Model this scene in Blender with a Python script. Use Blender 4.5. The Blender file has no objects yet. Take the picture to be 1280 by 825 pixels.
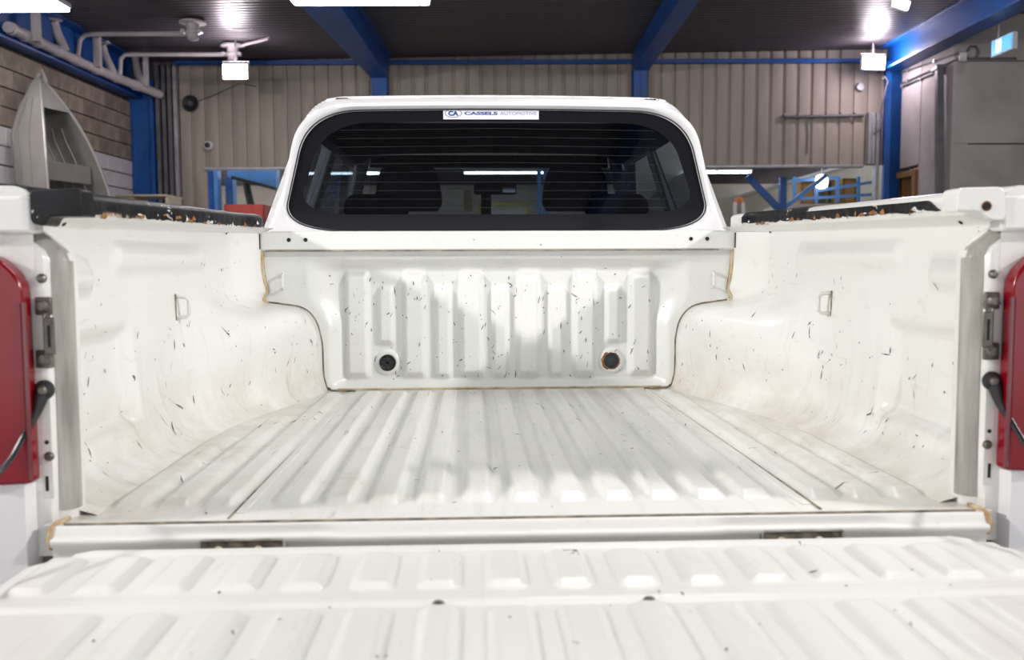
import bpy, math, random
import numpy as np
from mathutils import Vector, Matrix, noise

random.seed(7)
SC = bpy.context.scene
COL = SC.collection
PI = math.pi
GROUND = -0.80            # the shed floor; z = 0 is the truck's bed floor

# ------------------------------------------------------------------ camera
CAM_LOC = Vector((-0.0884, -1.4511, 0.4076))
YAW, PITCH, ROLL, FPX = 0.0427, 0.0729, -0.0039, 1154.0
fw = Vector((math.sin(YAW)*math.cos(PITCH), math.cos(YAW)*math.cos(PITCH), -math.sin(PITCH)))
rt = Vector((math.cos(YAW), -math.sin(YAW), 0)); up = rt.cross(fw)
R2 = math.cos(ROLL)*rt + math.sin(ROLL)*up
U2 = -math.sin(ROLL)*rt + math.cos(ROLL)*up
cam_d = bpy.data.cameras.new('camera'); cam = bpy.data.objects.new('camera', cam_d)
COL.objects.link(cam)
cam.matrix_world = Matrix(((R2.x, U2.x, -fw.x, CAM_LOC.x), (R2.y, U2.y, -fw.y, CAM_LOC.y),
                           (R2.z, U2.z, -fw.z, CAM_LOC.z), (0, 0, 0, 1)))
cam_d.sensor_width = 36.0; cam_d.lens = 36.0*FPX/1280.0
cam_d.clip_start = 0.02; cam_d.clip_end = 200
cam_d.dof.use_dof = True; cam_d.dof.focus_distance = 2.75; cam_d.dof.aperture_fstop = 4.5
SC.camera = cam

# ------------------------------------------------------------------ world and exposure
w = bpy.data.worlds.new('sky'); SC.world = w; w.use_nodes = True
bg = w.node_tree.nodes['Background']
bg.inputs[0].default_value = (0.95, 0.96, 1.0, 1); bg.inputs[1].default_value = 1.35
SC.view_settings.view_transform = 'Standard'; SC.view_settings.look = 'None'
SC.view_settings.exposure = 0.30; SC.view_settings.gamma = 1.0
SC.view_settings.use_curve_mapping = False

# ------------------------------------------------------------------ frames of reference
SH_ANG = -math.radians(2.3)
SH_PIV = Vector((0.5, 11.5, 0))
SHED = Matrix.Translation(SH_PIV) @ Matrix.Rotation(SH_ANG, 4, 'Z') @ Matrix.Translation(-SH_PIV)
SHI = SHED.inverted()
def at(u, v, X=None, Y=None, Z=None, shed=True):
    """a point of the place, read off the photograph on a plane of known depth"""
    d = fw + R2*((u-640)/FPX) - U2*((v-412.5)/FPX); o = CAM_LOC.copy()
    if shed: o = SHI @ o; d = SHI.to_3x3() @ d
    if X is not None: t = (X-o.x)/d.x
    elif Y is not None: t = (Y-o.y)/d.y
    else: t = (Z-o.z)/d.z
    return o + d*t
def tat(u, v, **k): return at(u, v, shed=False, **k)

# ------------------------------------------------------------------ materials
def mat(name, col, rough=.5, metal=0., var=0., vscale=6., emit=None, estr=0., coat=0., bump=0., bscale=40., alpha=None, spec=None, trans=0., col2=None, stretch=None):
    m = bpy.data.materials.new(name); m.use_nodes = True
    nt = m.node_tree; b = nt.nodes['Principled BSDF']
    b.inputs['Base Color'].default_value = (*col, 1); b.inputs['Roughness'].default_value = rough
    b.inputs['Metallic'].default_value = metal; b.inputs['Coat Weight'].default_value = coat
    b.inputs['Coat Roughness'].default_value = .08
    if spec is not None: b.inputs['Specular IOR Level'].default_value = spec
    if trans: b.inputs['Transmission Weight'].default_value = trans
    if emit: b.inputs['Emission Color'].default_value = (*emit, 1); b.inputs['Emission Strength'].default_value = estr
    tc = nt.nodes.new('ShaderNodeTexCoord'); src = tc.outputs['Object']
    if stretch:
        mp = nt.nodes.new('ShaderNodeMapping'); mp.inputs['Scale'].default_value = stretch
        nt.links.new(src, mp.inputs['Vector']); src = mp.outputs['Vector']
    n = nt.nodes.new('ShaderNodeTexNoise'); n.inputs['Scale'].default_value = vscale; n.inputs['Detail'].default_value = 6
    nt.links.new(src, n.inputs['Vector'])
    if var or col2:
        mx = nt.nodes.new('ShaderNodeMix'); mx.data_type = 'RGBA'
        c2 = col2 if col2 else tuple(c*(1-var) for c in col)
        mx.inputs['A'].default_value = (*col, 1); mx.inputs['B'].default_value = (*c2, 1)
        rp = nt.nodes.new('ShaderNodeMapRange'); rp.inputs['From Min'].default_value = .35; rp.inputs['From Max'].default_value = .68
        nt.links.new(n.outputs['Fac'], rp.inputs['Value']); nt.links.new(rp.outputs['Result'], mx.inputs['Factor'])
        nt.links.new(mx.outputs['Result'], b.inputs['Base Color'])
    if bump:
        n2 = nt.nodes.new('ShaderNodeTexNoise'); n2.inputs['Scale'].default_value = bscale; n2.inputs['Detail'].default_value = 4
        nt.links.new(src, n2.inputs['Vector'])
        bp = nt.nodes.new('ShaderNodeBump'); bp.inputs['Strength'].default_value = bump; bp.inputs['Distance'].default_value = .01
        nt.links.new(n2.outputs['Fac'], bp.inputs['Height']); nt.links.new(bp.outputs['Normal'], b.inputs['Normal'])
    return m

class NT:
    """small node shorthand"""
    def __init__(s, m): s.nt = m.node_tree; s.b = s.nt.nodes['Principled BSDF']
    def n(s, t, **k):
        o = s.nt.nodes.new(t)
        for a, v in k.items():
            if a in ('data_type', 'operation', 'feature', 'distance', 'blend_type', 'noise_dimensions', 'interpolation_type'): setattr(o, a, v)
        return o
    def l(s, a, b): s.nt.links.new(a, b)
    def val(s, sock, v): sock.default_value = v
    def math(s, op, a, b=None):
        o = s.n('ShaderNodeMath', operation=op)
        for i, x in enumerate((a, b)):
            if x is None: continue
            if isinstance(x, (int, float)): o.inputs[i].default_value = x
            else: s.l(x, o.inputs[i])
        return o.outputs[0]
    def rng(s, x, a, b, c=0., d=1.):
        o = s.n('ShaderNodeMapRange'); s.l(x, o.inputs['Value'])
        for k, v in zip(('From Min', 'From Max', 'To Min', 'To Max'), (a, b, c, d)): o.inputs[k].default_value = v
        return o.outputs['Result']
    def mix(s, fac, a, b):
        o = s.n('ShaderNodeMix', data_type='RGBA')
        if isinstance(fac, (int, float)): o.inputs['Factor'].default_value = fac
        else: s.l(fac, o.inputs['Factor'])
        for k, x in (('A', a), ('B', b)):
            if isinstance(x, tuple): o.inputs[k].default_value = (*x, 1)
            else: s.l(x, o.inputs[k])
        return o.outputs['Result']
    def noise(s, vec, scale, detail=5., rough=.55):
        o = s.n('ShaderNodeTexNoise'); o.inputs['Scale'].default_value = scale; o.inputs['Detail'].default_value = detail
        o.inputs['Roughness'].default_value = rough; s.l(vec, o.inputs['Vector']); return o.outputs['Fac']
    def mapping(s, vec, scale, rot=(0, 0, 0), loc=(0, 0, 0)):
        o = s.n('ShaderNodeMapping'); o.inputs['Scale'].default_value = scale; o.inputs['Rotation'].default_value = rot; o.inputs['Location'].default_value = loc
        s.l(vec, o.inputs['Vector']); return o.outputs['Vector']
    def chips(s, vec, scale, keep, size, warp=.3):
        """sparse scuffs: voronoi cells, only a share of them filled"""
        nz = s.n('ShaderNodeTexNoise'); nz.inputs['Scale'].default_value = scale*1.7; s.l(vec, nz.inputs['Vector'])
        ad = s.n('ShaderNodeMix', data_type='VECTOR'); ad.inputs['Factor'].default_value = warp*.12
        s.l(vec, ad.inputs[4]); s.l(nz.outputs['Color'], ad.inputs[5])
        v = s.n('ShaderNodeTexVoronoi'); v.inputs['Scale'].default_value = scale; s.l(ad.outputs[1], v.inputs['Vector'])
        sp = s.n('ShaderNodeSeparateColor'); s.l(v.outputs['Color'], sp.inputs[0])
        on = s.math('GREATER_THAN', sp.outputs[0], 1-keep)
        rad = s.math('MULTIPLY', sp.outputs[1], size)
        hit = s.math('LESS_THAN', v.outputs['Distance'], rad)
        return s.math('MULTIPLY', on, hit)

def paint(name, base, tint, tint_amt, dirt, dirt_lo, chip, rough=.3, stain=None):
    """chipped, scuffed and dirty white truck paint"""
    m = bpy.data.materials.new(name); m.use_nodes = True; t = NT(m)
    tc = t.n('ShaderNodeTexCoord').outputs['Object']
    c = t.mix(t.rng(t.noise(tc, 2.6, 3), .35, .7, 0, tint_amt), base, tint)
    d = t.rng(t.noise(tc, 7.0, 9, .7), dirt_lo, dirt_lo+.22, 0, .75)
    c = t.mix(d, c, dirt)
    fine = t.rng(t.noise(t.mapping(tc, (60, 9, 60)), 1.0, 4), .62, .8, 0, .35)
    c = t.mix(fine, c, tuple(x*.62 for x in base))
    if stain: c = stain(t, tc, c)
    if chip:
        a = t.chips(t.mapping(tc, (1, .8, 1)), 19, chip*1.1, .10, .6)
        b2 = t.chips(t.mapping(tc, (2.6, 1, .9), (0.3, 0.2, .5)), 13, chip*1.0, .10, .8)
        b3 = t.chips(t.mapping(tc, (.9, 2.2, 3.0), (.9, 0.1, .2), (3, 1, 2)), 15, chip*.9, .11, .8)
        # scuffs gather in patches
        g = t.math('GREATER_THAN', t.noise(tc, 2.1, 2), .47)
        k = t.math('MAXIMUM', a, t.math('MAXIMUM', b2, b3))
        k = t.math('MULTIPLY', k, g)
        hue = t.mix(t.math('GREATER_THAN', t.noise(tc, 9, 2), .56), (.035, .035, .045), (.10, .05, .03))
        c = t.mix(k, c, hue)
    t.l(c, t.b.inputs['Base Color'])
    t.b.inputs['Roughness'].default_value = rough
    t.b.inputs['Coat Weight'].default_value = .35; t.b.inputs['Coat Roughness'].default_value = .12
    bp = t.n('ShaderNodeBump'); bp.inputs['Strength'].default_value = .12; bp.inputs['Distance'].default_value = .01
    t.l(t.noise(tc, 9, 3), bp.inputs['Height']); t.l(bp.outputs['Normal'], t.b.inputs['Normal'])
    return m

def floor_stain(t, tc, c):
    # grime trodden into the outer strips of the floor and a greenish wash in its middle
    sx = t.n('ShaderNodeSeparateXYZ'); t.l(tc, sx.inputs[0])
    ax = t.math('ABSOLUTE', sx.outputs[0])
    e = t.math('MULTIPLY', t.rng(ax, .42, .72), t.rng(t.noise(tc, 6, 8, .7), .38, .62))
    c = t.mix(t.math('MULTIPLY', e, .75), c, (.46, .385, .285))
    st = t.noise(t.mapping(tc, (30, 2.2, 1)), 1.0, 5, .6)
    c = t.mix(t.rng(st, .52, .72, 0, .45), c, (.52, .58, .52))
    pz = t.noise(tc, 3.1, 6, .62)
    c = t.mix(t.rng(pz, .54, .66, 0, .42), c, (.60, .58, .48))
    # brown scratches of grit dragged along the ribs, mostly in the outer strips
    g = t.rng(t.noise(t.mapping(tc, (55, 3.5, 1), (0, 0, .04)), 1.0, 6, .65), .60, .68)
    g = t.math('MULTIPLY', g, t.rng(t.noise(tc, 3.7, 4), .44, .60))
    c = t.mix(t.math('MULTIPLY', g, t.rng(ax, .1, .62, .22, .8)), c, (.22, .18, .13))
    sp = t.chips(t.mapping(tc, (1, .7, 1)), 60, .05, .22, .8)
    return t.mix(t.math('MULTIPLY', sp, .7), c, (.12, .09, .07))
def wall_stain(t, tc, c):
    # brown grime washed into the foot of the side walls
    sx = t.n('ShaderNodeSeparateXYZ'); t.l(tc, sx.inputs[0])
    e = t.math('MULTIPLY', t.rng(sx.outputs[2], .16, .0), t.rng(t.noise(tc, 5, 8, .7), .36, .64))
    c = t.mix(t.math('MULTIPLY', e, .65), c, (.50, .425, .32))
    # fine vertical scuffing and grit specks low on the walls
    lo = t.rng(sx.outputs[2], .30, .03)
    g = t.math('MULTIPLY', t.rng(t.noise(t.mapping(tc, (6, 34, 5)), 1.0, 6, .65), .58, .68), lo)
    c = t.mix(t.math('MULTIPLY', g, .38), c, (.40, .34, .28))
    sp = t.chips(tc, 55, .05, .20, .8)
    return t.mix(t.math('MULTIPLY', t.math('MULTIPLY', sp, lo), .8), c, (.10, .08, .07))

WHITE = (.80, .80, .775)
M = {}
M['bed_paint'] = paint('worn white bed paint', WHITE, (.76, .76, .72), .6, (.55, .50, .42), .64, .16, .30, wall_stain)
M['floor_paint'] = paint('scuffed white floor paint', (.79, .788, .755), (.715, .735, .69), .75, (.50, .48, .38), .58, .09, .34, floor_stain)
M['head_paint'] = paint('worn white headboard paint', (.765, .77, .745), (.71, .73, .69), .8, (.55, .52, .42), .66, .20, .32)
M['gate_paint'] = paint('worn white tailgate paint', (.75, .745, .72), (.70, .69, .655), .6, (.50, .46, .36), .66, .05, .34)
M['pillar_paint'] = paint('worn white pillar paint', (.77, .765, .74), (.70, .69, .65), .7, (.52, .47, .38), .58, .05, .36)
M['cab_paint'] = mat('clean white cab paint', (.735, .735, .75), .35, var=.02, vscale=3, coat=.15)
M['seam_dark'] = mat('dark dirty seam', (.10, .085, .07), .8, var=.5, vscale=30, col2=(.34, .29, .20))
M['sealant'] = mat('yellowed seam sealant', (.62, .56, .42), .6, var=.3, vscale=18, col2=(.42, .30, .14))
M['rust_dark'] = mat('dark brown rust', (.10, .05, .02), .85, var=.7, vscale=90, col2=(.30, .15, .05))
M['rust'] = mat('orange rust', (.42, .19, .06), .85, var=.6, vscale=60)
M['chip_dark'] = mat('dark paint scuff', (.05, .05, .06), .7)
M['slot_dark'] = mat('dark brown slot', (.07, .055, .04), .9, var=.6, vscale=50, col2=(.22, .19, .15))
M['corner_grime'] = mat('brown corner grime', (.30, .17, .06), .85, var=.6, vscale=50, col2=(.60, .50, .34))
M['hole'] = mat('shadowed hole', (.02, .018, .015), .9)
M['grey_flange'] = mat('dusty shaded pillar flange', (.44, .42, .375), .5, var=.5, vscale=9, stretch=(4, 4, .5))
M['steel'] = mat('worn plated steel', (.21, .195, .17), .42, .75, var=.5, vscale=40)
M['black_rubber'] = mat('black rubber', (.018, .018, .020), .55)
M['black_gloss'] = mat('glossy black', (.012, .012, .014), .25, coat=.4)
M['red_lens'] = mat('red lamp lens', (.21, .001, .008), .22, coat=.15)
M['red_dark'] = mat('dark red lamp edge', (.12, .004, .01), .2, coat=.8)
M['bare_grey'] = mat('grey cab back seen through the hole', (.28, .28, .29), .6)
M['interior'] = mat('dark grey cabin fabric', (.030, .030, .034), .8, var=.3, vscale=20)
M['lining'] = mat('dark roof lining', (.06, .06, .065), .9)
M['mirror'] = mat('mirror glass', (.75, .8, .8), .05, 1.0)
M['tyre'] = mat('black tyre', (.02, .02, .02), .8)
M['blue'] = mat('blue painted steel', (.003, .082, .34), .42, var=.25, vscale=3)
M['blue_light'] = mat('light blue painted steel', (.10, .27, .62), .5, var=.15, vscale=4)
M['ceil'] = mat('dark ribbed roof sheet', (.075, .066, .075), .40, .15, var=.25, vscale=2.0, stretch=(.5, 4, 1))
M['clad'] = mat('beige wall cladding', (.375, .32, .27), .55, var=.18, vscale=2.2, stretch=(2.5, 2.5, .5))
M['concrete'] = mat('grey concrete', (.46, .42, .41), .85, var=.25, vscale=1.6, bump=.15, bscale=60)
M['slab'] = mat('polished concrete floor', (.30, .29, .28), .35, var=.3, vscale=1.2)
M['mortar'] = mat('dark mortar', (.115, .085, .062), .95, var=.3, vscale=30)
BL = [mat('bare concrete block', c, .9, var=.35, vscale=7, bump=.3, bscale=90) for c in ((.31, .25, .20), (.27, .215, .175), (.36, .29, .235))]
M['block_white'] = mat('white painted block', (.64, .60, .62), .7, var=.1, vscale=5)
M['pvc'] = mat('grey white plastic pipe', (.56, .51, .52), .35, var=.15, vscale=6)
M['galv'] = mat('galvanised steel', (.42, .41, .43), .45, .5, var=.25, vscale=10)
M['dark_grey'] = mat('dark grey steel', (.14, .135, .15), .5, var=.25, vscale=6)
M['alu'] = mat('dull aluminium', (.36, .34, .325), .5, .45, var=.3, vscale=3.0, stretch=(1, 1, .4))
M['alu_dark'] = mat('darker aluminium', (.25, .24, .225), .55, .35, var=.4, vscale=3.5, stretch=(1, 1, .5))  # darker tone for inner skin, transom and strakes
M['cream'] = mat('cream wall paint', (.72, .63, .55), .8, var=.12, vscale=1.5)
M['timber'] = mat('brown timber', (.30, .14, .04), .6, var=.4, vscale=5, stretch=(6, 6, .7))
M['pale_wood'] = mat('pale pine', (.58, .50, .38), .7, var=.2, vscale=6, stretch=(1, 8, 8))
M['red'] = mat('red painted box', (.42, .035, .015), .5, var=.2, vscale=8)
M['yellow'] = mat('yellow board', (.60, .50, .06), .6, var=.2, vscale=4)
M['white_plain'] = mat('white plastic', (.72, .70, .72), .4, var=.05)
M['black_plain'] = mat('black plastic', (.02, .02, .022), .5)
M['lamp_white'] = mat('lit white lamp diffuser', (.9, .9, .9), .4, emit=(1, .98, .97), estr=26)
M['lamp_near'] = mat('lit white lamp diffuser near', (.9, .9, .9), .4, emit=(1, .98, .97), estr=16)
M['flood'] = mat('lit floodlight lens', (.9, .9, .9), .4, emit=(1, .90, .98), estr=36)
M['flood_dim'] = mat('lit wall floodlight lens', (.9, .9, .9), .4, emit=(1, .93, .96), estr=14)
M['strip'] = mat('lit strip tube', (.9, .9, .9), .4, emit=(.85, .97, 1), estr=18)
M['sticker'] = mat('white vinyl sticker', (.74, .74, .78), .4)
M['print_blue'] = mat('navy print', (.012, .06, .26), .5)
M['print_grey'] = mat('slate blue print', (.16, .19, .33), .5)
M['orange'] = mat('orange plastic', (.75, .25, .08), .5)
M['card'] = mat('brown cardboard', (.42, .22, .08), .8, var=.2)

def glass_mat(name, col, rough=.02, refl=.08):
    m = bpy.data.materials.new(name); m.use_nodes = True; nt = m.node_tree
    for n in list(nt.nodes):
        if n.type != 'OUTPUT_MATERIAL': nt.nodes.remove(n)
    o = [n for n in nt.nodes if n.type == 'OUTPUT_MATERIAL'][0]
    tr = nt.nodes.new('ShaderNodeBsdfTransparent'); tr.inputs[0].default_value = (*col, 1)
    gl = nt.nodes.new('ShaderNodeBsdfGlossy'); gl.inputs['Roughness'].default_value = rough; gl.inputs[0].default_value = (.9, .92, 1, 1)
    mx = nt.nodes.new('ShaderNodeMixShader')
    fr = nt.nodes.new('ShaderNodeFresnel'); fr.inputs['IOR'].default_value = 1.45
    nt.links.new(fr.outputs[0], mx.inputs[0])
    nt.links.new(tr.outputs[0], mx.inputs[1]); nt.links.new(gl.outputs[0], mx.inputs[2]); nt.links.new(mx.outputs[0], o.inputs[0])
    return m
M['tint'] = glass_mat('dark tinted glass', (.24, .26, .29))
M['clear'] = glass_mat('windscreen glass', (.75, .82, .82))
M['side_tint'] = glass_mat('tinted side glass', (.30, .33, .36))
M['frit'] = mat('black glass border', (.010, .010, .013), .10, coat=.0, spec=.18)

def thin_mat(name, col):
    m = bpy.data.materials.new(name); m.use_nodes = True; nt = m.node_tree; b = nt.nodes['Principled BSDF']
    b.inputs['Base Color'].default_value = (*col, 1)
    tl_ = nt.nodes.new('ShaderNodeBsdfTranslucent'); tl_.inputs[0].default_value = (*col, 1)
    mx = nt.nodes.new('ShaderNodeMixShader'); mx.inputs[0].default_value = .7
    o = [n for n in nt.nodes if n.type == 'OUTPUT_MATERIAL'][0]
    nt.links.new(b.outputs[0], mx.inputs[1]); nt.links.new(tl_.outputs[0], mx.inputs[2]); nt.links.new(mx.outputs[0], o.inputs[0]); return m
M['thin_pale'] = thin_mat('pale thin sheet', (.95, .93, .72))
def trim_mat():
    m = bpy.data.materials.new('peeling black rail trim'); m.use_nodes = True; t = NT(m)
    tc = t.n('ShaderNodeTexCoord').outputs['Object']
    c = t.mix(t.rng(t.noise(tc, 14, 6), .4, .7), (.008, .008, .009), (.022, .022, .025))
    spots = t.chips(t.mapping(tc, (1, .6, 1)), 34, .18, .30, .8)
    c = t.mix(spots, c, (.62, .58, .52))
    sx = t.n('ShaderNodeSeparateXYZ'); t.l(tc, sx.inputs[0])
    low = t.rng(sx.outputs[2], .510, .492)
    ru = t.math('MULTIPLY', t.rng(t.noise(t.mapping(tc, (1, 1, .3)), 9, 7, .65), .57, .62), t.rng(low, .2, .7))
    c = t.mix(ru, c, t.mix(t.noise(tc, 40), (.50, .24, .08), (.74, .62, .45)))
    t.l(c, t.b.inputs['Base Color']); t.b.inputs['Roughness'].default_value = .42; t.b.inputs['Specular IOR Level'].default_value = .22
    bp = t.n('ShaderNodeBump'); bp.inputs['Strength'].default_value = .5; bp.inputs['Distance'].default_value = .006
    t.l(t.noise(tc, 26, 5), bp.inputs['Height']); t.l(bp.outputs['Normal'], t.b.inputs['Normal'])
    return m
M['trim'] = trim_mat()

# ------------------------------------------------------------------ mesh builder
class MB:
    def __init__(s): s.v = []; s.f = []
    def add(s, vs, fs):
        o = len(s.v); s.v += [tuple(x) for x in vs]; s.f += [tuple(i+o for i in f) for f in fs]; return s
    def box(s, a, b):
        (x0, y0, z0), (x1, y1, z1) = a, b
        vs = [(x0, y0, z0), (x1, y0, z0), (x1, y1, z0), (x0, y1, z0), (x0, y0, z1), (x1, y0, z1), (x1, y1, z1), (x0, y1, z1)]
        if (x1-x0)*(y1-y0)*(z1-z0) < 0: fs = [(0, 1, 2, 3), (7, 6, 5, 4), (4, 5, 1, 0), (5, 6, 2, 1), (6, 7, 3, 2), (7, 4, 0, 3)]
        else: fs = [(3, 2, 1, 0), (4, 5, 6, 7), (0, 1, 5, 4), (1, 2, 6, 5), (2, 3, 7, 6), (3, 0, 4, 7)]
        return s.add(vs, fs)
    def beam(s, p, q, w, h, upv=(0, 0, 1)):
        p, q = Vector(p), Vector(q); d = (q-p).normalized(); u = Vector(upv)
        if abs(d.dot(u)) > .98: u = Vector((0, 1, 0))
        r = d.cross(u).normalized(); u = r.cross(d)
        vs = [c + r*(a*w/2) + u*(b*h/2) for c in (p, q) for a, b in ((-1, -1), (1, -1), (1, 1), (-1, 1))]
        return s.add(vs, [(0, 1, 2, 3), (7, 6, 5, 4), (4, 5, 1, 0), (5, 6, 2, 1), (6, 7, 3, 2), (7, 4, 0, 3)])
    def tube(s, pts, r, n=10, closed=False):
        pts = [Vector(p) for p in pts]; m = len(pts); o = len(s.v); u = None
        for i, p in enumerate(pts):
            a = pts[(i-1) % m] if (i or closed) else p; b = pts[(i+1) % m] if (i < m-1 or closed) else p
            d = (b-a).normalized()
            if u is None: u = d.orthogonal().normalized()
            u = (u - d*u.dot(d)).normalized(); k = d.cross(u)
            rr = r[i] if isinstance(r, (list, tuple)) else r
            for j in range(n):
                a2 = 2*PI*j/n; s.v.append(tuple(p + u*(rr*math.cos(a2)) + k*(rr*math.sin(a2))))
        for i in range(m if closed else m-1):
            i2 = (i+1) % m
            for j in range(n):
                j2 = (j+1) % n; s.f.append((o+i*n+j, o+i*n+j2, o+i2*n+j2, o+i2*n+j))
        if not closed:
            s.f.append(tuple(o+j for j in reversed(range(n)))); s.f.append(tuple(o+(m-1)*n+j for j in range(n)))
        return s
    def lathe(s, prof, c, axis='Z', n=20, caps=True):
        """prof: (radius, height) pairs along axis"""
        c = Vector(c); o = len(s.v); ax = Vector(axis) if not isinstance(axis, str) else Vector({'X': (1, 0, 0), 'Y': (0, 1, 0), 'Z': (0, 0, 1)}[axis])
        ax.normalize(); u = ax.orthogonal().normalized(); k = ax.cross(u)
        for r, h in prof:
            for j in range(n):
                a = 2*PI*j/n; s.v.append(tuple(c + ax*h + u*(r*math.cos(a)) + k*(r*math.sin(a))))
        for i in range(len(prof)-1):
            for j in range(n):
                j2 = (j+1) % n; s.f.append((o+i*n+j, o+i*n+j2, o+(i+1)*n+j2, o+(i+1)*n+j))
        if caps:
            s.f.append(tuple(o+j for j in reversed(range(n)))); e = o+(len(prof)-1)*n; s.f.append(tuple(e+j for j in range(n)))
        return s
    def grid(s, fn, us, vs, flip=False):
        o = len(s.v); nu, nv = len(us), len(vs)
        for a in us:
            for b in vs: s.v.append(tuple(fn(a, b)))
        for i in range(nu-1):
            for j in range(nv-1):
                q = (o+i*nv+j, o+(i+1)*nv+j, o+(i+1)*nv+j+1, o+i*nv+j+1)
                s.f.append(tuple(reversed(q)) if flip else q)
        return s
    def prism(s, poly, fn0, fn1):
        """poly of 2D points; fn0/fn1 turn them into the two end faces"""
        n = len(poly); vs = [fn0(*p) for p in poly] + [fn1(*p) for p in poly]
        return s.add(vs, [tuple(range(n)), tuple(reversed(range(n, 2*n)))] + [((i+1) % n, i, n+i, n+(i+1) % n) for i in range(n)])
    def loops(s, rings, close=True, cap0=False, cap1=False):
        o = len(s.v); n = len(rings[0])
        for r in rings: s.v += [tuple(p) for p in r]
        for i in range(len(rings)-1):
            for j in range(n if close else n-1):
                j2 = (j+1) % n; s.f.append((o+i*n+j, o+i*n+j2, o+(i+1)*n+j2, o+(i+1)*n+j))
        if cap0: s.f.append(tuple(o+j for j in reversed(range(n))))
        if cap1: s.f.append(tuple(o+(len(rings)-1)*n+j for j in range(n)))
        return s

def ss(a, b, x):
    if a == b: return 1. if x >= a else 0.
    t = min(1., max(0., (x-a)/(b-a))); return t*t*(3-2*t)
def lin(a, b, n): return [a+(b-a)*i/(n-1) for i in range(n)]
def rpoly(pts, rad, n=7):
    """polygon with rounded corners (arc-like quadratic corners)"""
    out = []; m = len(pts)
    for i in range(m):
        p = Vector(pts[i]).to_2d(); a = Vector(pts[i-1]).to_2d(); b = Vector(pts[(i+1) % m]).to_2d()
        r = rad[i] if isinstance(rad, (list, tuple)) else rad
        ra, rb = r if isinstance(r, tuple) else (r, r)
        p0 = p + (a-p).normalized()*ra; p1 = p + (b-p).normalized()*rb
        for k in range(n+1):
            t = k/n; q = p0*(1-t)**2 + p*(2*t*(1-t)) + p1*t*t; out.append((q.x, q.y))
    return out

BASE = {}
def mesh_obj(name, mb, material, base=(0, 0, 0), smooth=38, bevel=0):
    me = bpy.data.meshes.new(name); b = Vector(base)
    me.from_pydata([(x-b.x, y-b.y, z-b.z) for x, y, z in mb.v], [], mb.f); me.update()
    if smooth:
        me.polygons.foreach_set('use_smooth', [True]*len(me.polygons))
        me.set_sharp_from_angle(angle=math.radians(smooth))
    me.materials.append(material)
    o = bpy.data.objects.new(name, me); COL.objects.link(o)
    if bevel:
        mod = o.modifiers.new('edge', 'BEVEL'); mod.width = bevel; mod.segments = 2; mod.limit_method = 'ANGLE'
    return o
def tag(o, label=None, cat=None, group=None, kind=None):
    for k, v in (('label', label), ('category', cat), ('group', group), ('kind', kind)):
        if v: o[k] = v
    return o
def place(o, base, shed):
    if shed: o.matrix_world = SHED @ Matrix.Translation(Vector(base))
    else: o.location = base
def root(name, base, label, cat, group=None, kind=None, shed=True):
    o = bpy.data.objects.new(name, None); COL.objects.link(o); o.empty_display_size = .1
    place(o, base, shed); BASE[o] = Vector(base)
    return tag(o, label, cat, group, kind)
def solo(name, mb, material, base, label=None, cat=None, group=None, kind=None, shed=True, **k):
    o = mesh_obj(name, mb, material, base, **k); place(o, base, shed); BASE[o] = Vector(base)
    return tag(o, label, cat, group, kind)
def part(name, mb, material, parent, label=None, **k):
    o = mesh_obj(name, mb, material, (0, 0, 0), **k); o.parent = parent
    o.location = -BASE[parent]; BASE[o] = Vector((0, 0, 0))
    if label: o['label'] = label
    return o

# ================================================================== THE SHED
# room shell, in the shed's own axes: left wall x=-4.75, right wall x=5.75, back wall y=11.5
def zc(x): return 3.25 + (x-.5)*.014          # the roof falls a little to the left
def structure(name, mb, m, base=(0, 0, 0), **k): return solo(name, mb, m, base, kind='structure', **k)
structure('floor', MB().box((-4.95, -7, GROUND-.1), (9.5, 32, GROUND)), M['slab'], smooth=0)

ys = []
y = -7.0
while y < 11.7: ys += [(y, 0), (y+.06, 0), (y+.07, .007), (y+.095, .007), (y+.105, 0)]; y += .105
mb = MB(); mb.grid(lambda a, x: (x, a[0], zc(x)-a[1]), ys, [-4.95, 9.6], flip=False)
structure('ceiling', mb, M['ceil'], smooth=0)

# left wall: every block in view is its own piece
wl = structure('wall_left', MB().box((-4.95, -7, GROUND), (-4.768, 11.75, 3.3)), M['mortar'], smooth=0)
def block_mesh(L, name):
    b = MB(); h, d, e = .186, .03, .005
    b.loops([[(0, 0, 0), (0, L, 0), (0, L, h), (0, 0, h)], [(d-e, 0, 0), (d-e, L, 0), (d-e, L, h), (d-e, 0, h)], [(d, e, e), (d, L-e, e), (d, L-e, h-e), (d, e, h-e)]], cap1=True)
    b.f = [tuple(reversed(f)) for f in b.f]
    b.f = [tuple(reversed(f)) for f in b.f]
    return b
bm_cache = {}
blocks = []
z = .02; row = 0
while z < 2.62:
    yy = 11.35 - (.2 if row % 2 else 0)
    first = True
    while yy > 5.4:
        L = .386; y0 = yy-L
        m = M['block_white'] if z < 1.72 else BL[(row*7+int(yy*13)) % 3]
        key = m.name
        if key not in bm_cache:
            o = mesh_obj('block', block_mesh(L, 'block'), m, smooth=0); bm_cache[key] = o.data
        else:
            o = bpy.data.objects.new('block', bm_cache[key]); COL.objects.link(o)
        o.parent = wl; o.location = (-4.77+random.uniform(0, .006), y0, z+.007)
        if z < 1.72 and 'white' in m.name: pass
        yy -= .4
    if row % 2:
        m = M['block_white'] if z < 1.72 else BL[row % 3]
        o = mesh_obj('block', block_mesh(.186, 'block'), m, smooth=0); o.parent = wl; o.location = (-4.77, 11.164, z+.007)
    z += .2; row += 1

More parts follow.
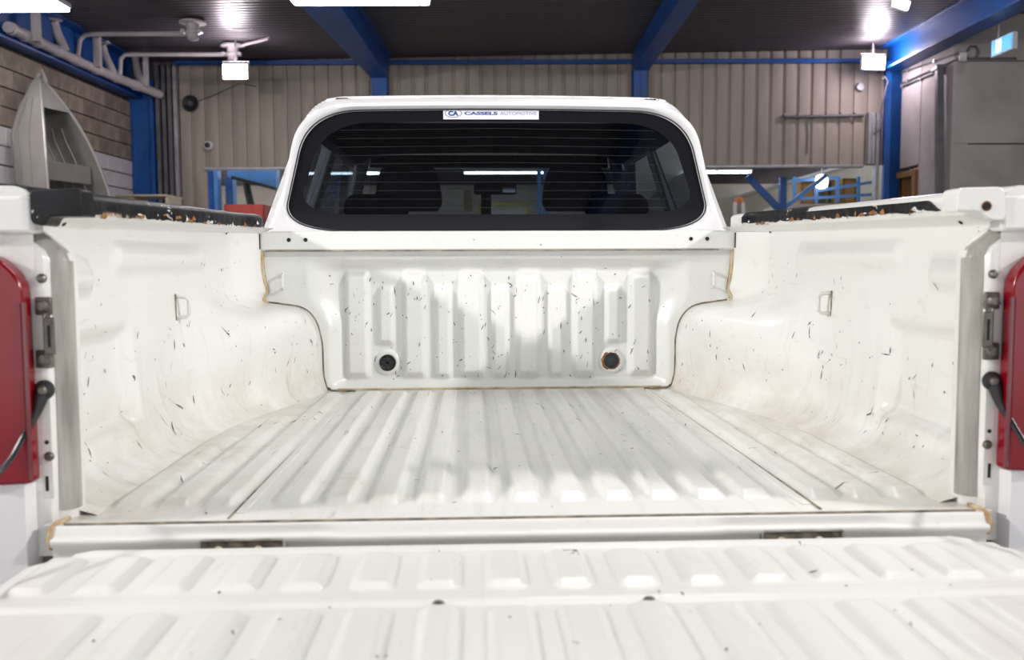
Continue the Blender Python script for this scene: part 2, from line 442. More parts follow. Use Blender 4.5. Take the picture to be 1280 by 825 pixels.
# the rest of the block wall, outside the photograph, joined
b = MB(); row = 0
for k in range(17):
    z0 = GROUND+.02+.2*k; y0 = -7.0 - (.2 if k % 2 else 0); ye = 11.3 if z0 < 0 else 5.3
    while y0 < ye-.4: b.box((-4.77, y0, z0), (-4.742, y0+.386, z0+.186)); y0 += .4
part('blockwork', b, BL[0], wl, smooth=0)['kind'] = 'stuff'

# back wall: profiled sheets above one wide opening
PW = .19
def sheet(x0, npan, z0, z1, y=11.5):
    prof = []
    for i in range(npan):
        a = x0+i*PW; prof += [(a, 0), (a+.028, 0), (a+.036, .026), (a+.05, .03), (a+PW-.018, .03), (a+PW-.008, .026)]
    prof.append((x0+npan*PW, 0))
    b = MB()
    b.grid(lambda p, zz: (p[0], y-p[1], zz), prof, [z0, z1])
    b.grid(lambda p, zz: (p[0], y+.02, zz), [(x0, 0), (x0+npan*PW, 0)], [z0, z1], flip=True)
    return b
LINT = 1.74
wb = root('wall_back', (.5, 11.5, GROUND), None, None, kind='structure')
xs0 = -4.14; k = 0
x = xs0
while x < 5.6:
    n = 2 if k == 0 else 4
    if x + n*PW > 5.62: n = max(1, int((5.62-x)/PW))
    part('cladding_sheet', sheet(x, n, GROUND if k == 0 else LINT, 3.33), M['clad'], wb, smooth=30)
    x += n*PW; k += 1
part('corner_panel', MB().box((-4.9, 11.5, GROUND), (-4.12, 11.56, 3.4)), M['dark_grey'], wb)
part('lintel', MB().box((-3.78, 11.42, LINT-.035), (5.34, 11.56, LINT)), M['galv'], wb, bevel=.006, label='galvanised channel along the head of the opening')
# lower flashing strip
structure('trim_1', MB().box((-4.14, 11.38, 3.12), (5.62, 11.46, 3.175)), M['blue'], bevel=.004)
# right wall: precast panels, a return facing the camera
RY = 9.75
wr = root('wall_right', (5.75, 10.6, GROUND), None, None, kind='structure')
for i, (a, b) in enumerate(((10.62, 11.7), (RY, 10.605))):
    if i == 0:
        for (p, q) in (((5.75, a, 1.66), (5.95, b, 3.4)), ((5.75, 11.36, GROUND), (5.95, b, 1.66)), ((5.75, a, GROUND), (5.95, a+.02, 1.66))):
            part('concrete_panel', MB().box(p, q), M['concrete'], wr, bevel=.006)
    else: part('concrete_panel', MB().box((5.75, a, GROUND), (5.95, b, 3.4)), M['concrete'], wr, bevel=.006)
wn = root('wall_return', (7.5, RY, GROUND), None, None, kind='structure')
part('concrete_panel', MB().box((5.765, RY-.01, GROUND), (9.5, RY+.2, 1.80)), M['concrete'], wn, bevel=.008)
part('concrete_panel', MB().box((5.765, RY-.01, 1.815), (9.5, RY+.2, 2.78)), M['concrete'], wn, bevel=.008)
part('concrete_panel', MB().box((5.765, RY-.006, 2.79), (9.5, RY+.2, 3.4)), M['concrete'], wn, bevel=.008)
structure('wall_side', MB().box((9.4, -7, GROUND), (9.6, RY+.1, 3.5)), M['concrete'], smooth=0)

# doorway with timber frame in the right wall
dr = root('door_1', (5.75, 10.98, GROUND), None, None, kind='structure')
part('frame', MB().box((5.70, 10.63, GROUND), (5.80, 10.72, 1.52)).box((5.70, 11.28, GROUND), (5.80, 11.37, 1.52)).box((5.70, 10.63, 1.52), (5.80, 11.37, 1.60)), M['timber'], dr, bevel=.006)
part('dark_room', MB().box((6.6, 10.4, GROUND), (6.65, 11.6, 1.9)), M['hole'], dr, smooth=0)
part('door_leaf', MB().beam((5.80, 11.26, (GROUND+1.58)/2), (6.3, 11.2, (GROUND+1.58)/2), .04, 1.58-GROUND), M['timber'], dr)

# steel: rafters, columns, side beams
def ibeam(y0, y1, x0, x1, zb, zt):
    b = MB(); xm = (x0+x1)/2
    b.box((x0, y0, zb), (x1, y1, zb+.022)); b.box((x0, y0, zt-.022), (x1, y1, zt)); b.box((x0+.004, y0, zb+.02), (x1-.03, y1, zt-.02))
    return b
def flared_beam(y0, y1):
    b = MB()
    b.loops([[(-1.42-.045*(11.38-y), y, 2.90), (-1.20, y, 2.90), (-1.20, y, 3.20), (-1.165, y, 3.20), (-1.165, y, 3.25), (-1.42-.045*(11.38-y), y, 3.25)] for y in (y0, y1)], cap0=True, cap1=True)
    b.f = [tuple(reversed(f)) for f in b.f]
    return b
structure('roof_beam', flared_beam(3.0, 11.38), M['blue'], bevel=.004)
structure('roof_beam', ibeam(-7, 11.38, 2.12, 2.33, 2.99, 3.26), M['blue'], bevel=.004)
def column(x0, x1, y0, y1, zb, zt):
    b = MB(); d = .022; ym = (y0+y1)/2
    b.box((x0, y0, zb), (x1, y0+d, zt)); b.box((x0, y1-d, zb), (x1, y1, zt)); b.box(((x0+x1)/2-.012, y0, zb), ((x0+x1)/2+.012, y1, zt)); return b
structure('steel_column', column(-1.42, -1.21, 11.22, 11.40, LINT, 2.92), M['blue'], bevel=.004)
structure('steel_column', column(2.12, 2.31, 11.22, 11.40, LINT, 3.0), M['blue'], bevel=.004)
structure('steel_column', MB().box((-4.765, 11.36, GROUND), (-4.45, 11.45, 2.9)).box((-4.47, 11.32, GROUND), (-4.42, 11.5, 2.9)).box((-4.72, 11.345, GROUND), (-4.69, 11.37, 2.9)), M['blue'], bevel=.004)
structure('steel_column', MB().box((5.60, 11.2, GROUND), (5.745, 11.45, 3.1)).box((5.53, 11.2, GROUND), (5.745, 11.23, 3.1)), M['blue'], bevel=.004)
structure('eaves_beam', MB().box((-4.74, 4, 2.67), (-4.715, 11.36, 3.2)).box((-4.74, 4, 2.65), (-4.56, 11.36, 2.675)).box((-4.74, 4, 3.16), (-4.56, 11.36, 3.19)), M['blue'], bevel=.003)
structure('eaves_beam', MB().box((5.60, 4, 3.0), (5.64, 11.36, 3.32)).box((5.48, 4, 2.97), (5.745, 11.36, 3.0)).box((5.48, 4, 3.29), (5.745, 11.36, 3.32)), M['blue'], bevel=.003)
# roller-door guide between column and cladding, and the steel jamb on the right
gd = root('door_track', (-4.28, 11.42, GROUND), 'dark grey steel roller door track between blue column and beige cladding', 'door track')
for i, xx in enumerate((-4.40, -4.32, -4.235, -4.165)):
    part('channel', MB().box((xx, 11.36+.02*(i % 2), GROUND), (xx+.05, 11.47, 3.12)), M['dark_grey'] if i != 3 else M['galv'], gd, bevel=.004)
jr = root('door_track', (5.5, 11.42, GROUND), 'pale grey steel door jamb beside the blue corner column', 'door track')
for i, xx in enumerate((5.36, 5.415, 5.47)):
    part('channel', MB().box((xx, 11.33+.015*(i % 2), GROUND if i == 2 else LINT), (xx+.045, 11.46, 2.44)), M['galv'], jr, bevel=.004)

# the bay beyond the opening
structure('wall_far', MB().box((-9, 24, GROUND), (9, 24.2, 4.2)), M['cream'], smooth=0)
structure('wall_bay_left', MB().box((-7.6, 11.7, GROUND), (-7.4, 24, 4.2)), M['cream'], smooth=0)
wbr = structure('wall_bay_right', MB().box((6.6, 11.75, GROUND), (6.8, 24, 2.10)), M['cream'], smooth=0)
part('coping', MB().box((6.5, 11.75, 2.10), (6.82, 24, 2.17)), M['white_plain'], wbr, bevel=.01)
yb = []
y = 11.62
while y < 24: yb += [(y, 0), (y+.22, 0), (y+.24, .03), (y+.28, .03), (y+.30, 0)]; y += .30
structure('ceiling_bay', MB().grid(lambda a, x: (x, a[0], 2.55-a[1]), yb, [-7.6, 9.2]), M['ceil'], smooth=0)

# ------------------------------------------------------------------ lamps in the shed
def batten(x, y, z, L, label, group, m='lamp_white'):
    r = root('batten_light', (x, y, z), label, 'ceiling light', group)
    h = MB().box((x-L/2, y-.16, z+.03), (x+L/2, y+.16, z+.075)); part('housing', h, M['white_plain'], r, bevel=.008)
    part('diffuser', MB().box((x-L/2+.015, y-.145, z), (x+L/2-.015, y+.145, z+.032)), M[m], r, bevel=.006)
    for s in (-.13, .4): part('suspension', MB().tube([(x+s*L, y, z+.07), (x+s*L, y, zc(x+s*L)-.012)], .006, 6), M['galv'], r)
batten(-4.05, 7.0, 2.70, 1.0, 'bright panel light hung above the left pipework, cut by the frame corner', None)
batten(-.9, 7.0, 2.75, 1.25, 'bright batten light hung under the roof above the cab', None)
for xx, yy, lab in ((-2.6, 2.6, 'white batten light over the left half of the cab'), (1.2, 2.6, 'white batten light over the right half of the cab'),
                    (-2.6, .1, 'white batten light over the left bed rail'), (1.2, .1, 'white batten light over the right bed rail')):
    batten(xx, yy, 2.8, 1.25, lab, 'batten lights above the truck', m='lamp_near')  # unseen battens added to light the bed from above
for yy, row in ((12.6, 'nearest'), (14.2, 'second'), (16.6, 'third'), (19.5, 'farthest')):
    for xx, side in ((-2.9, 'left'), (.9, 'middle'), (4.4, 'right')):
        L = 1.5
        r = root('strip_light', (xx, yy, 2.42), 'slim strip light under the bay ceiling behind, %s of the %s row' % (side, row), 'ceiling light', 'strip lights in the bay behind')
        part('housing', MB().box((xx-L, yy-.05, 2.44), (xx+L, yy+.05, 2.52)), M['white_plain'], r)
        part('tube', MB().tube([(xx-L+.03, yy, 2.425), (xx+L-.03, yy, 2.425)], .024, 8), M['strip'], r)

def wall_flood(loc, aim, power, label):
    # working floodlight on a side wall, outside the photograph
    loc, aim = Vector(loc), Vector(aim); d = (aim-loc).normalized()
    r = root('floodlight', loc, label, 'floodlight', 'side wall floodlights')
    sx = d.cross(Vector((0, 0, 1))).normalized(); uz = sx.cross(d)
    def Tn(p): return loc + sx*p[0] + d*p[1] + uz*p[2]
    b = MB().box((-.19, -.09, -.13), (.19, -.015, .13)); b.v = [tuple(Tn(p)) for p in b.v]; part('housing', b, M['white_plain'], r)
    b = MB().box((-.17, -.016, -.11), (.17, -.008, .11)); b.v = [tuple(Tn(p)) for p in b.v]; part('lens', b, M['flood_dim'], r)
    b = MB().tube([tuple(Tn((0, -.06, 0))), tuple(Tn((0, -.25, .05)))], .014, 8); part('bracket', b, M['galv'], r)
    ld = bpy.data.lights.new('floodlight_beam', 'AREA'); ld.shape = 'RECTANGLE'; ld.size = .34; ld.size_y = .22; ld.energy = power; ld.color = (1, .97, .95)
    lo = bpy.data.objects.new('floodlight_beam', ld); COL.objects.link(lo)
    wl_, wa_ = SHED @ (loc+d*.01), SHED @ aim
    lo.matrix_world = Matrix.Translation(wl_) @ (wa_-wl_).to_track_quat('-Z', 'Y').to_matrix().to_4x4()
wall_flood((-4.45, -1.3, 2.40), (0, 1.1, 0), 190, 'floodlight on the left wall shining down into the truck bed')
wall_flood((5.35, -1.3, 2.9), (0, 1.1, 0), 190, 'floodlight on the right wall shining down into the truck bed')

def lamp(name, loc, power, col, size):
    d = bpy.data.lights.new(name, 'POINT'); d.energy = power; d.color = col; d.shadow_soft_size = size
    o = bpy.data.objects.new(name, d); COL.objects.link(o); o.location = SHED @ Vector(loc); return o
def floodlight(u, v, Y, wpx, hpx, label, m, power, tilt=0., group=None, up_to=None, col=(1, .86, .96)):
    c = at(u, v, Y=Y); W = wpx*(Y+1.45)/FPX; H = hpx*(Y+1.45)/FPX
    r = root('floodlight', c, label, 'floodlight', group)
    ca, sa = math.cos(tilt), math.sin(tilt)
    def T(x, yv, zv): return (c.x+x*ca-zv*sa, c.y+yv, c.z+x*sa+zv*ca)
    def bx(x0, x1, y0, y1, z0, z1):
        b = MB().box((x0, y0, z0), (x1, y1, z1)); b.v = [T(*p) for p in b.v]; return b
    part('housing', bx(-W*.53, W*.53, 0, .07, -H*.55, H*.55), M['white_plain'], r, bevel=.008)
    part('lens', bx(-W/2, W/2, -.012, .004, -H/2, H/2), m, r)
    b = MB(); top = up_to if up_to else c.z+.2
    b.tube([T(-W*.55, .035, 0), T(-W*.55, .035, H*.75), T(W*.55, .035, H*.75), T(W*.55, .035, 0)], .009, 6)
    b.tube([T(0, .035, H*.75), (c.x, c.y+.035, top)], .012, 6)
    part('bracket', b, M['galv'], r)
    lamp('floodlight_glow', (c.x, c.y-.16, c.z-.02), power, col, .12)
floodlight(294, 89.5, 10.3, 29, 17, 'dazzling floodlight hung below white drain fitting on the left', M['flood'], 16, up_to=3.2)
floodlight(1092, 78.5, 11.0, 27, 15, 'lit floodlight in the corner beside the blue column', M['flood_dim'], 32, tilt=-.04, up_to=3.3)
floodlight(1126, 5, 8.6, 20, 10, 'lit floodlight at the top edge near the right roof beam', M['flood_dim'], 14, tilt=-.3, up_to=3.32)

# ------------------------------------------------------------------ drain pipework under the roof, left
pm = [at(10, 34, Y=8.1), at(48, 53, Y=8.75), at(100, 78, Y=9.7), at(150, 99, Y=10.6), at(200, 118, Y=11.25)]
dp = root('drain_pipework', (-4.5, 9.7, 2.7), 'grey white drain pipes with drop branches along the block wall top', 'pipes')
part('main_pipe', MB().tube(pm, .058, 14), M['pvc'], dp)
for i, t_ in enumerate((.15, .55, .95, 1.4, 1.9, 2.4, 2.9, 3.4)):
    a = int(t_); p = pm[a].lerp(pm[a+1], t_-a); d = (pm[a+1]-pm[a]).normalized()
    part('pipe_collar', MB().lathe([(.06, -.05), (.068, -.045), (.068, .045), (.06, .05)], p, tuple(d), 14), M['pvc'], dp)
for (u0, v0, u1, v1, Y) in ((66, 14, 82, 64, 9.2), (127, 45, 142, 92, 10.3), (169, 74, 178, 106, 11.0)):
    top = at(u0, v0, Y=Y); bot = at(u1, v1, Y=Y+.1); top2 = Vector((top.x, top.y, zc(top.x)-.03))
    kn = top.lerp(bot, .45); kn.x = top.x
    part('branch_pipe', MB().tube([top2, top.lerp(kn, .8), kn.lerp(bot, .15), bot], .05, 12), M['pvc'], dp)
    part('ceiling_flange', MB().lathe([(.05, 0), (.10, .01), (.10, .03)], top2, 'Z', 14), M['pvc'], dp)
for (u, v0, v1, Y) in ((46, 8, 52, 8.6), (122.5, 46, 84, 10.0), (183, 72, 108, 11.0)):
    p = at(u, v1, Y=Y-.08); wd = .042 if Y < 10.9 else .03
    part('hanger', MB().box((p.x-wd, p.y-.03, p.z), (p.x+wd, p.y+.03, zc(p.x)-.02)), M['pvc'], dp, bevel=.004)
l1 = [at(97, 72, Y=9.75), at(100, 50, Y=9.75), at(106, 43.5, Y=9.75), at(120, 42.5, Y=9.75), at(240, 42, Y=9.4)]
l2 = [at(150, 93, Y=10.5), at(151, 74, Y=10.5), at(156, 68.5, Y=10.5), at(170, 68, Y=10.5), at(286, 68, Y=10.5)]
part('waste_pipe', MB().tube(l1, .028, 10), M['pvc'], dp); part('waste_pipe', MB().tube(l2, .028, 10), M['pvc'], dp)
def trap(u, v0, v1, Y, label_only=None):
    a = at(u, v0, Y=Y); b = at(u, v1, Y=Y); top = Vector((a.x, a.y, zc(a.x)-.025)); h = b.z-top.z
    part('trap', MB().lathe([(.15, 0), (.15, -.02), (.075, -.03), (.07, h*.45), (.085, h*.5), (.085, h*.62), (.062, h*.68), (.062, h*.92), (.03, h)], top, 'Z', 16), M['pvc'], dp)
    for dx in (.10, -.10): part('trap_valve', MB().lathe([(.025, -.03), (.025, .03)], (b.x+dx, b.y-.02, b.z+.1), 'Y', 10), M['pvc'], dp)
trap(240.5, 14, 51, 9.35); trap(290.5, 50, 78, 10.5)
part('waste_pipe', MB().tube([at(222, 31, Y=9.7), at(262, 32, Y=9.75), at(300, 36, Y=9.8), at(314, 35, Y=9.8), at(315.5, 30, Y=9.8), at(315.5, 8, Y=9.8)], .024, 8), M['pvc'], dp)
part('waste_pipe', MB().tube([at(297, 58, Y=10.5), at(320, 52, Y=10.3), at(335, 48, Y=10.2), at(338, 44, Y=10.2), at(338, 33, Y=10.2)], .02, 8), M['pvc'], dp)
for (u, v, Y) in ((316, 11, 9.8), (338, 33, 10.2)):
    p = at(u, v, Y=Y); part('ceiling_flange', MB().lathe([(.13, 0), (.13, -.015), (.04, -.03)], (p.x, p.y, p.z+.02), 'Z', 14), M['dark_grey'], dp)
part('hanging_rod', MB().tube([at(316, 10, Y=9.8), at(322, -20, Y=9.0)], .03, 6), M['dark_grey'], dp)
part('hanging_rod', MB().tube([at(338, 33, Y=10.2), at(372, -4, Y=9.0)], .016, 6), M['dark_grey'], dp)

# ------------------------------------------------------------------ aluminium dinghy stood on its stern against the block wall
bt = root('dinghy', (-4.1, 8.1, GROUND), 'bare aluminium dinghy stood on end against the block wall', 'boat')
BZ0 = 2.25; BL_ = BZ0-GROUND
tip = at(46, 94, Y=8.1)
ctr = {}
EO, EB = Vector((.97, -.23, 0)), Vector((.23, .97, 0))
def hb(s): return .62*(1-math.exp(-3.6*s))
def mid(s): return Vector((tip.x + .50*(1-math.exp(-3.4*s))/(1-math.exp(-3.4*.55))*.86, tip.y+.05, 0))
def dep(s): return .02 + .50*min(1, s/.20)**.7
def bp(s, yy, xx):
    p = mid(s) + EB*yy + EO*xx; return (max(p.x, -4.725), p.y, tip.z-BL_*s)
def section(s, ins=0.):
    h, d = max(hb(s)-ins, .004), max(dep(s)-ins, .004); pts = []
    for i in range(25):
        a = -1 + 2*i/24.; q = abs(a)
        yy = math.copysign(h*(1-(1-q)**1.9)**.62, a) if q else 0.
        pts.append(bp(s, yy, -d*(1-q**2.3)))
    return pts
S = [0, .01, .025, .05, .08, .12, .16, .2, .25, .3, .36, .42, .5, .6, .7, .8, .9, 1.0]
outer = MB().loops([section(s) for s in S], close=False)
inner = MB().loops([section(s, .012) for s in S[1:]], close=False); inner.f = [tuple(reversed(f)) for f in inner.f]
part('outer_skin', outer, M['alu'], bt); part('inner_skin', inner, M['alu_dark'], bt)
part('transom', MB().add(section(1.0), [tuple(range(25))]), M['alu_dark'], bt)
for sgn in (0, 24):
    part('gunwale', MB().tube([section(s)[sgn] for s in S], [.012]+[.018]*(len(S)-1), 8), M['alu'], bt, label='rolled bright rim of the hull')
# stem cap and bow plate
part('bow_plate', MB().add([bp(s, d*max(hb(s)-.004, .002), .004) for s in (.0, .03, .06, .09, .112) for d in (-1, 1)],
     [(i*2, i*2+1, i*2+3, i*2+2) for i in range(4)]), M['alu'], bt)
part('bow_handle', MB().tube([(tip.x+.02, tip.y-.02, tip.z-.02), (tip.x+.05, tip.y, tip.z+.06), (tip.x+.08, tip.y+.04, tip.z-.06)], .016, 6), M['alu'], bt)
for i, a in enumerate((3, 5, 7, 9, 15, 17, 19, 21)):
    part('hull_rib', MB().tube([section(s, .012)[a] for s in S[6:]], .008, 6), M['alu'], bt)
for a in (2, 4, 6, 8, 10):
    part('strake', MB().tube([section(s, -.002)[a] for s in S[4:]], .008, 6), M['alu_dark'], bt)
for s0 in (.295, .60):
    h = hb(s0)-.03; zz = tip.z-BL_*s0
    def sb(y0, y1, x0, x1, z0, z1):
        b = MB().box((y0, x0, z0), (y1, x1, z1))
        o = mid(s0); b.v = [tuple(o + EB*p[0] + EO*p[1] + Vector((0, 0, p[2]))) for p in b.v]; b.f = [tuple(reversed(f)) for f in b.f]; return b
    th = sb(-h, h, -.12, -.09, zz-.17, zz+.02); t2 = sb(-h*.8, h*.8, -.34, -.12, zz-.005, zz+.02)
    o_ = len(th.v); th.v += t2.v; th.f += [tuple(i+o_ for i in f) for f in t2.f]
    part('thwart', th, M['alu'], bt, bevel=.006, label='boxed bench seat across the hull')

# ------------------------------------------------------------------ fittings on the back wall and the right wall
c = at(238.5, 129.5, Y=11.44)
hs = root('wall_speaker', (c.x, c.y, c.z), 'round black fitting high on the beige cladding at the left', 'speaker')
part('rim', MB().lathe([(.02, 0), (.10, -.005), (.112, -.03), (.10, -.06), (.085, -.05), (.05, -.02), (.03, -.02)], c, 'Y', 24), M['black_plain'], hs)
part('centre_cap', MB().lathe([(.03, -.0), (.03, -.045), (.015, -.06)], c, 'Y', 16), M['dark_grey'], hs)
c = at(261, 182, Y=11.44)
dc = root('dome_camera', c, 'small white security camera on the cladding below the black disc', 'camera')
part('housing', MB().lathe([(.066, .02), (.066, -.03), (.05, -.06), (.045, -.062)], c, 'Y', 18), M['white_plain'], dc)
part('lens', MB().lathe([(.043, -.055), (.036, -.075), (.015, -.088)], c, 'Y', 14), M['black_plain'], dc)
c = at(1075.5, 108.5, Y=11.42)
ms = root('motion_sensor', c, 'small grey sensor on the cladding below the corner floodlight', 'sensor')
part('base_plate', MB().lathe([(.05, .03), (.05, -.01)], c, 'Y', 14), M['galv'], ms)
part('sensor_head', MB().lathe([(.045, -.0), (.055, -.05), (.04, -.09), (.02, -.1)], (c.x, c.y, c.z), (.25, -1, -.15), 14), M['galv'], ms)
a, b = at(981, 146.5, Y=11.42), at(1080, 144.3, Y=11.42)
pr = root('pipe_rail', (a+b)/2, 'dark horizontal pipe across the upper cladding at the right', 'pipe')
part('pipe', MB().tube([a, b], .022, 10), M['dark_grey'], pr)
for i in range(6):
    p = a.lerp(b, .04+i*.18); part('saddle', MB().box((p.x-.06, p.y-.01, p.z+.015), (p.x+.06, p.y+.05, p.z+.05)), M['clad'], pr, bevel=.006)
p, q = at(1009, 150, Y=11.455), at(1009, 192, Y=11.455)
solo('wall_cable', MB().tube([p, p.lerp(q, .5)+Vector((.01, 0, 0)), q], .008, 6), M['dark_grey'], p, 'thin dark cable hanging from the pipe down the cladding', 'cable')
pts = [at(320, 108, Y=11.44), at(300, 104, Y=11.44), at(280, 113, Y=11.44), at(262, 121, Y=11.44), at(248, 126, Y=11.44)]
solo('wall_cable', MB().tube(pts, .007, 6), M['dark_grey'], pts[-1], 'thin cable looping from the black disc towards the floodlight', 'cable')
pts = [at(1103, 100, Y=11.1), at(1106, 96, Y=11.1), at(1110, 102, Y=11.1), at(1107, 112, Y=11.12), at(1103, 128, Y=11.14), at(1101, 140, Y=11.15), at(1103, 150, Y=11.15), at(1100, 162, Y=11.15), at(1092, 168, Y=11.2)]
solo('wall_cable', MB().tube(pts, .014, 6), M['dark_grey'], pts[0], 'grey cable looped down the blue corner column', 'cable')
XR = 5.735
def conduit(uv, label, r=.013):
    pts = [at(u, v, X=XR) for u, v in uv]
    rr = root('conduit', pts[0], label, 'conduit')
    part('tube', MB().tube(pts, r, 8), M['dark_grey'], rr)
    for i in range(len(pts)-1):
        for t_ in (.3, .7):
            p = pts[i].lerp(pts[i+1], t_); part('saddle', MB().box((p.x-.02, p.y-.02, p.z-.022), (p.x+.012, p.y+.02, p.z+.022)), M['galv'], rr)
conduit([(1112, 96), (1197, 66)], 'topmost of the three conduits along the right concrete wall')
conduit([(1112, 111), (1197, 73)], 'middle of the three conduits along the right concrete wall')
conduit([(1112, 114.5), (1170, 90.5)], 'lowest conduit along the right wall, leading to the wide duct')
pts = [at(1180, 86, X=XR), at(1180, 252, X=XR)]
vd = root('cable_duct', pts[1], 'wide grey cable duct running down the right concrete wall', 'cable duct')
for p in pts: p.x -= .058
part('channel', MB().beam(pts[0], pts[1], .09, .08, (1, 0, 0)), M['dark_grey'], vd, bevel=.01)
part('bend', MB().beam(pts[0]+Vector((0, .12, -.0)), pts[0]+Vector((0, -.05, .02)), .10, .06), M['dark_grey'], vd, bevel=.01)
c = at(1202.5, 71.5, Y=RY-.05)
jb = solo('junction_box', MB().box((c.x-.045, c.y-.03, c.z-.05), (c.x+.045, c.y+.04, c.z+.05)), M['white_plain'], c, 'small white junction box at the concrete wall corner', 'junction box', bevel=.006)
pts = [at(1206, 73, Y=RY-.03), at(1270, 73, Y=RY-.03)]
solo('conduit', MB().tube(pts, .014, 8), M['dark_grey'], pts[0], 'grey conduit running from the white junction box to the right', 'conduit')
pts = [at(1209, 64, Y=RY-.03), at(1213, 58, Y=RY-.03), at(1220, 58, Y=RY-.03), at(1223, 64, Y=RY-.03), at(1220, 72, Y=RY-.03)]
solo('wall_cable', MB().tube(pts, .014, 8), M['dark_grey'], pts[0], 'grey cable loop above the junction box at the wall corner', 'cable')
# running-man exit sign, lit
c = at(1240, 61.5, Y=8.9); H = .155; W2 = .42
ex = root('exit_sign', c, 'lit blue and white exit sign at the right edge', 'exit sign')
ang = -PI/2
def E(x, yv, zv): return (c.x+x*math.cos(ang)-yv*math.sin(ang), c.y+x*math.sin(ang)+yv*math.cos(ang), c.z+zv)
M['exit'] = mat('lit blue exit panel', (.05, .35, .7), .4, emit=(.06, .40, .80), estr=.9)
M['exit_white'] = mat('lit white exit symbol', (.9, .9, .9), .4, emit=(.9, 1, 1), estr=1.3)
b = MB().box((-.012, 0, -H/2-.012), (W2, .05, H/2+.012)); b.v = [E(*p) for p in b.v]; part('housing', b, M['white_plain'], ex)
b = MB().box((0, -.006, -H/2), (W2-.01, .002, H/2)); b.v = [E(*p) for p in b.v]; part('panel', b, M['exit'], ex)
b = MB().box((.10, -.010, -H/2+.012), (.20, -.003, H/2-.012)); b.v = [E(*p) for p in b.v]; part('door_symbol', b, M['exit_white'], ex)
rm = MB()
rm.lathe([(.013, -.013), (.013, -.009)], (.012, 0, .052), 'Y', 12)
for (p, q) in (((.01, .035), (.0, -.012)), ((.0, -.012), (.028, -.035)), ((.028, -.035), (.02, -.062)), ((.0, -.012), (-.018, -.04)), ((-.018, -.04), (-.028, -.05)), ((.008, .03), (.034, .012)), ((.008, .03), (-.02, .01))):
    rm.beam((p[0], -.012, p[1]), (q[0], -.012, q[1]), .006, .010, (0, 1, 0))
rm.v = [E(p[0]+.15, p[1], p[2]) for p in rm.v]; part('running_figure', rm, M['exit'], ex)
rb = MB().tube([E(.08, .025, H/2+.01), E(.08, .025, .6)], .01, 6); part('hanging_rod', rb, M['galv'], ex)

# ------------------------------------------------------------------ things beyond the opening
def frame_box(name, r, p0, p1, m, t, label=None):
    return part(name, MB().beam(p0, p1, t, t), m, r, label)
Y = 13.2
bh = root('car_hoist', at(275, 260, Y=Y)*1, 'blue steel hoist frame in the opening left of the cab', 'hoist')
bh.location = SHED @ Vector((BASE[bh].x, BASE[bh].y, GROUND)); BASE[bh] = Vector((BASE[bh].x, BASE[bh].y, GROUND))
def colbox(u0, u1, v0, Yq, zb=GROUND, dy=.2, v1=None):
    a, b_ = at(u0, v0, Y=Yq), at(u1, v0, Y=Yq)
    return MB().box((a.x, Yq, zb if v1 is None else at(u0, v1, Y=Yq).z), (b_.x, Yq+dy, a.z))
part('post', colbox(256, 266, 200, 13.2), M['blue'], bh, bevel=.006, label='dark blue outer post')
part('post', colbox(266.5, 271, 200, 13.1), M['blue_light'], bh, bevel=.006)
part('post', colbox(281, 291, 222, 13.4), M['blue_light'], bh, bevel=.006)
a = [at(283, 205, Y=13.0), at(345, 205, Y=13.0), at(345, 235, Y=13.0), at(318, 227, Y=13.0), at(284, 221, Y=13.0)]
part('arm', MB().prism([(p.x, p.z) for p in a], lambda x, z: (x, 13.0, z), lambda x, z: (x, 13.25, z)), M['blue_light'], bh, bevel=.006)
b_ = [at(290, 222, Y=12.95), at(345, 236, Y=12.95)]
part('arm_pad', MB().beam(b_[0], b_[1], .1, .05), M['black_rubber'], bh)
part('hose', MB().tube([at(308, 228, Y=13.3), at(310, 240, Y=13.3), at(315, 262, Y=13.3)], .06, 8), M['black_rubber'], bh)
c0, c1 = at(280, 255.5, Y=9.0), at(330, 268, Y=9.0)
rc = root('red_tray', (c0.x+.3, 9.2, c1.z), 'red framed tray standing between left bed rail and hoist', 'tray')
part('tray_wall', MB().box((c0.x, 9.0, c1.z-.1), (c1.x, 9.03, c0.z)).box((c0.x, 9.5, c1.z-.1), (c1.x, 9.53, c0.z)).box((c0.x, 9.0, c1.z-.1), (c0.x+.03, 9.53, c0.z)).box((c1.x-.03, 9.0, c1.z-.1), (c1.x, 9.53, c0.z)), M['red'], rc, bevel=.004)
part('stand', MB().box((c0.x+.02, 9.02, GROUND), (c1.x-.02, 9.5, c1.z-.1)), M['dark_grey'], rc)
c0, c1 = at(144, 243.5, Y=9.9), at(211, 256, Y=9.9)
wc = root('wooden_crate', ((c0.x+c1.x)/2, 10.1, c1.z), 'pale wooden crate just above the left bed rail', 'crate')
part('crate_top', MB().box((c0.x, 9.85, c0.z-.022), (c1.x, 10.4, c0.z)), M['pale_wood'], wc, bevel=.004)
part('crate_side', MB().box((c0.x, 9.9, GROUND), (c0.x+.22, 10.35, c0.z-.022)), M['pale_wood'], wc)
part('crate_side', MB().box((c1.x-.04, 9.9, GROUND), (c1.x, 10.35, c0.z-.022)), M['pale_wood'], wc)

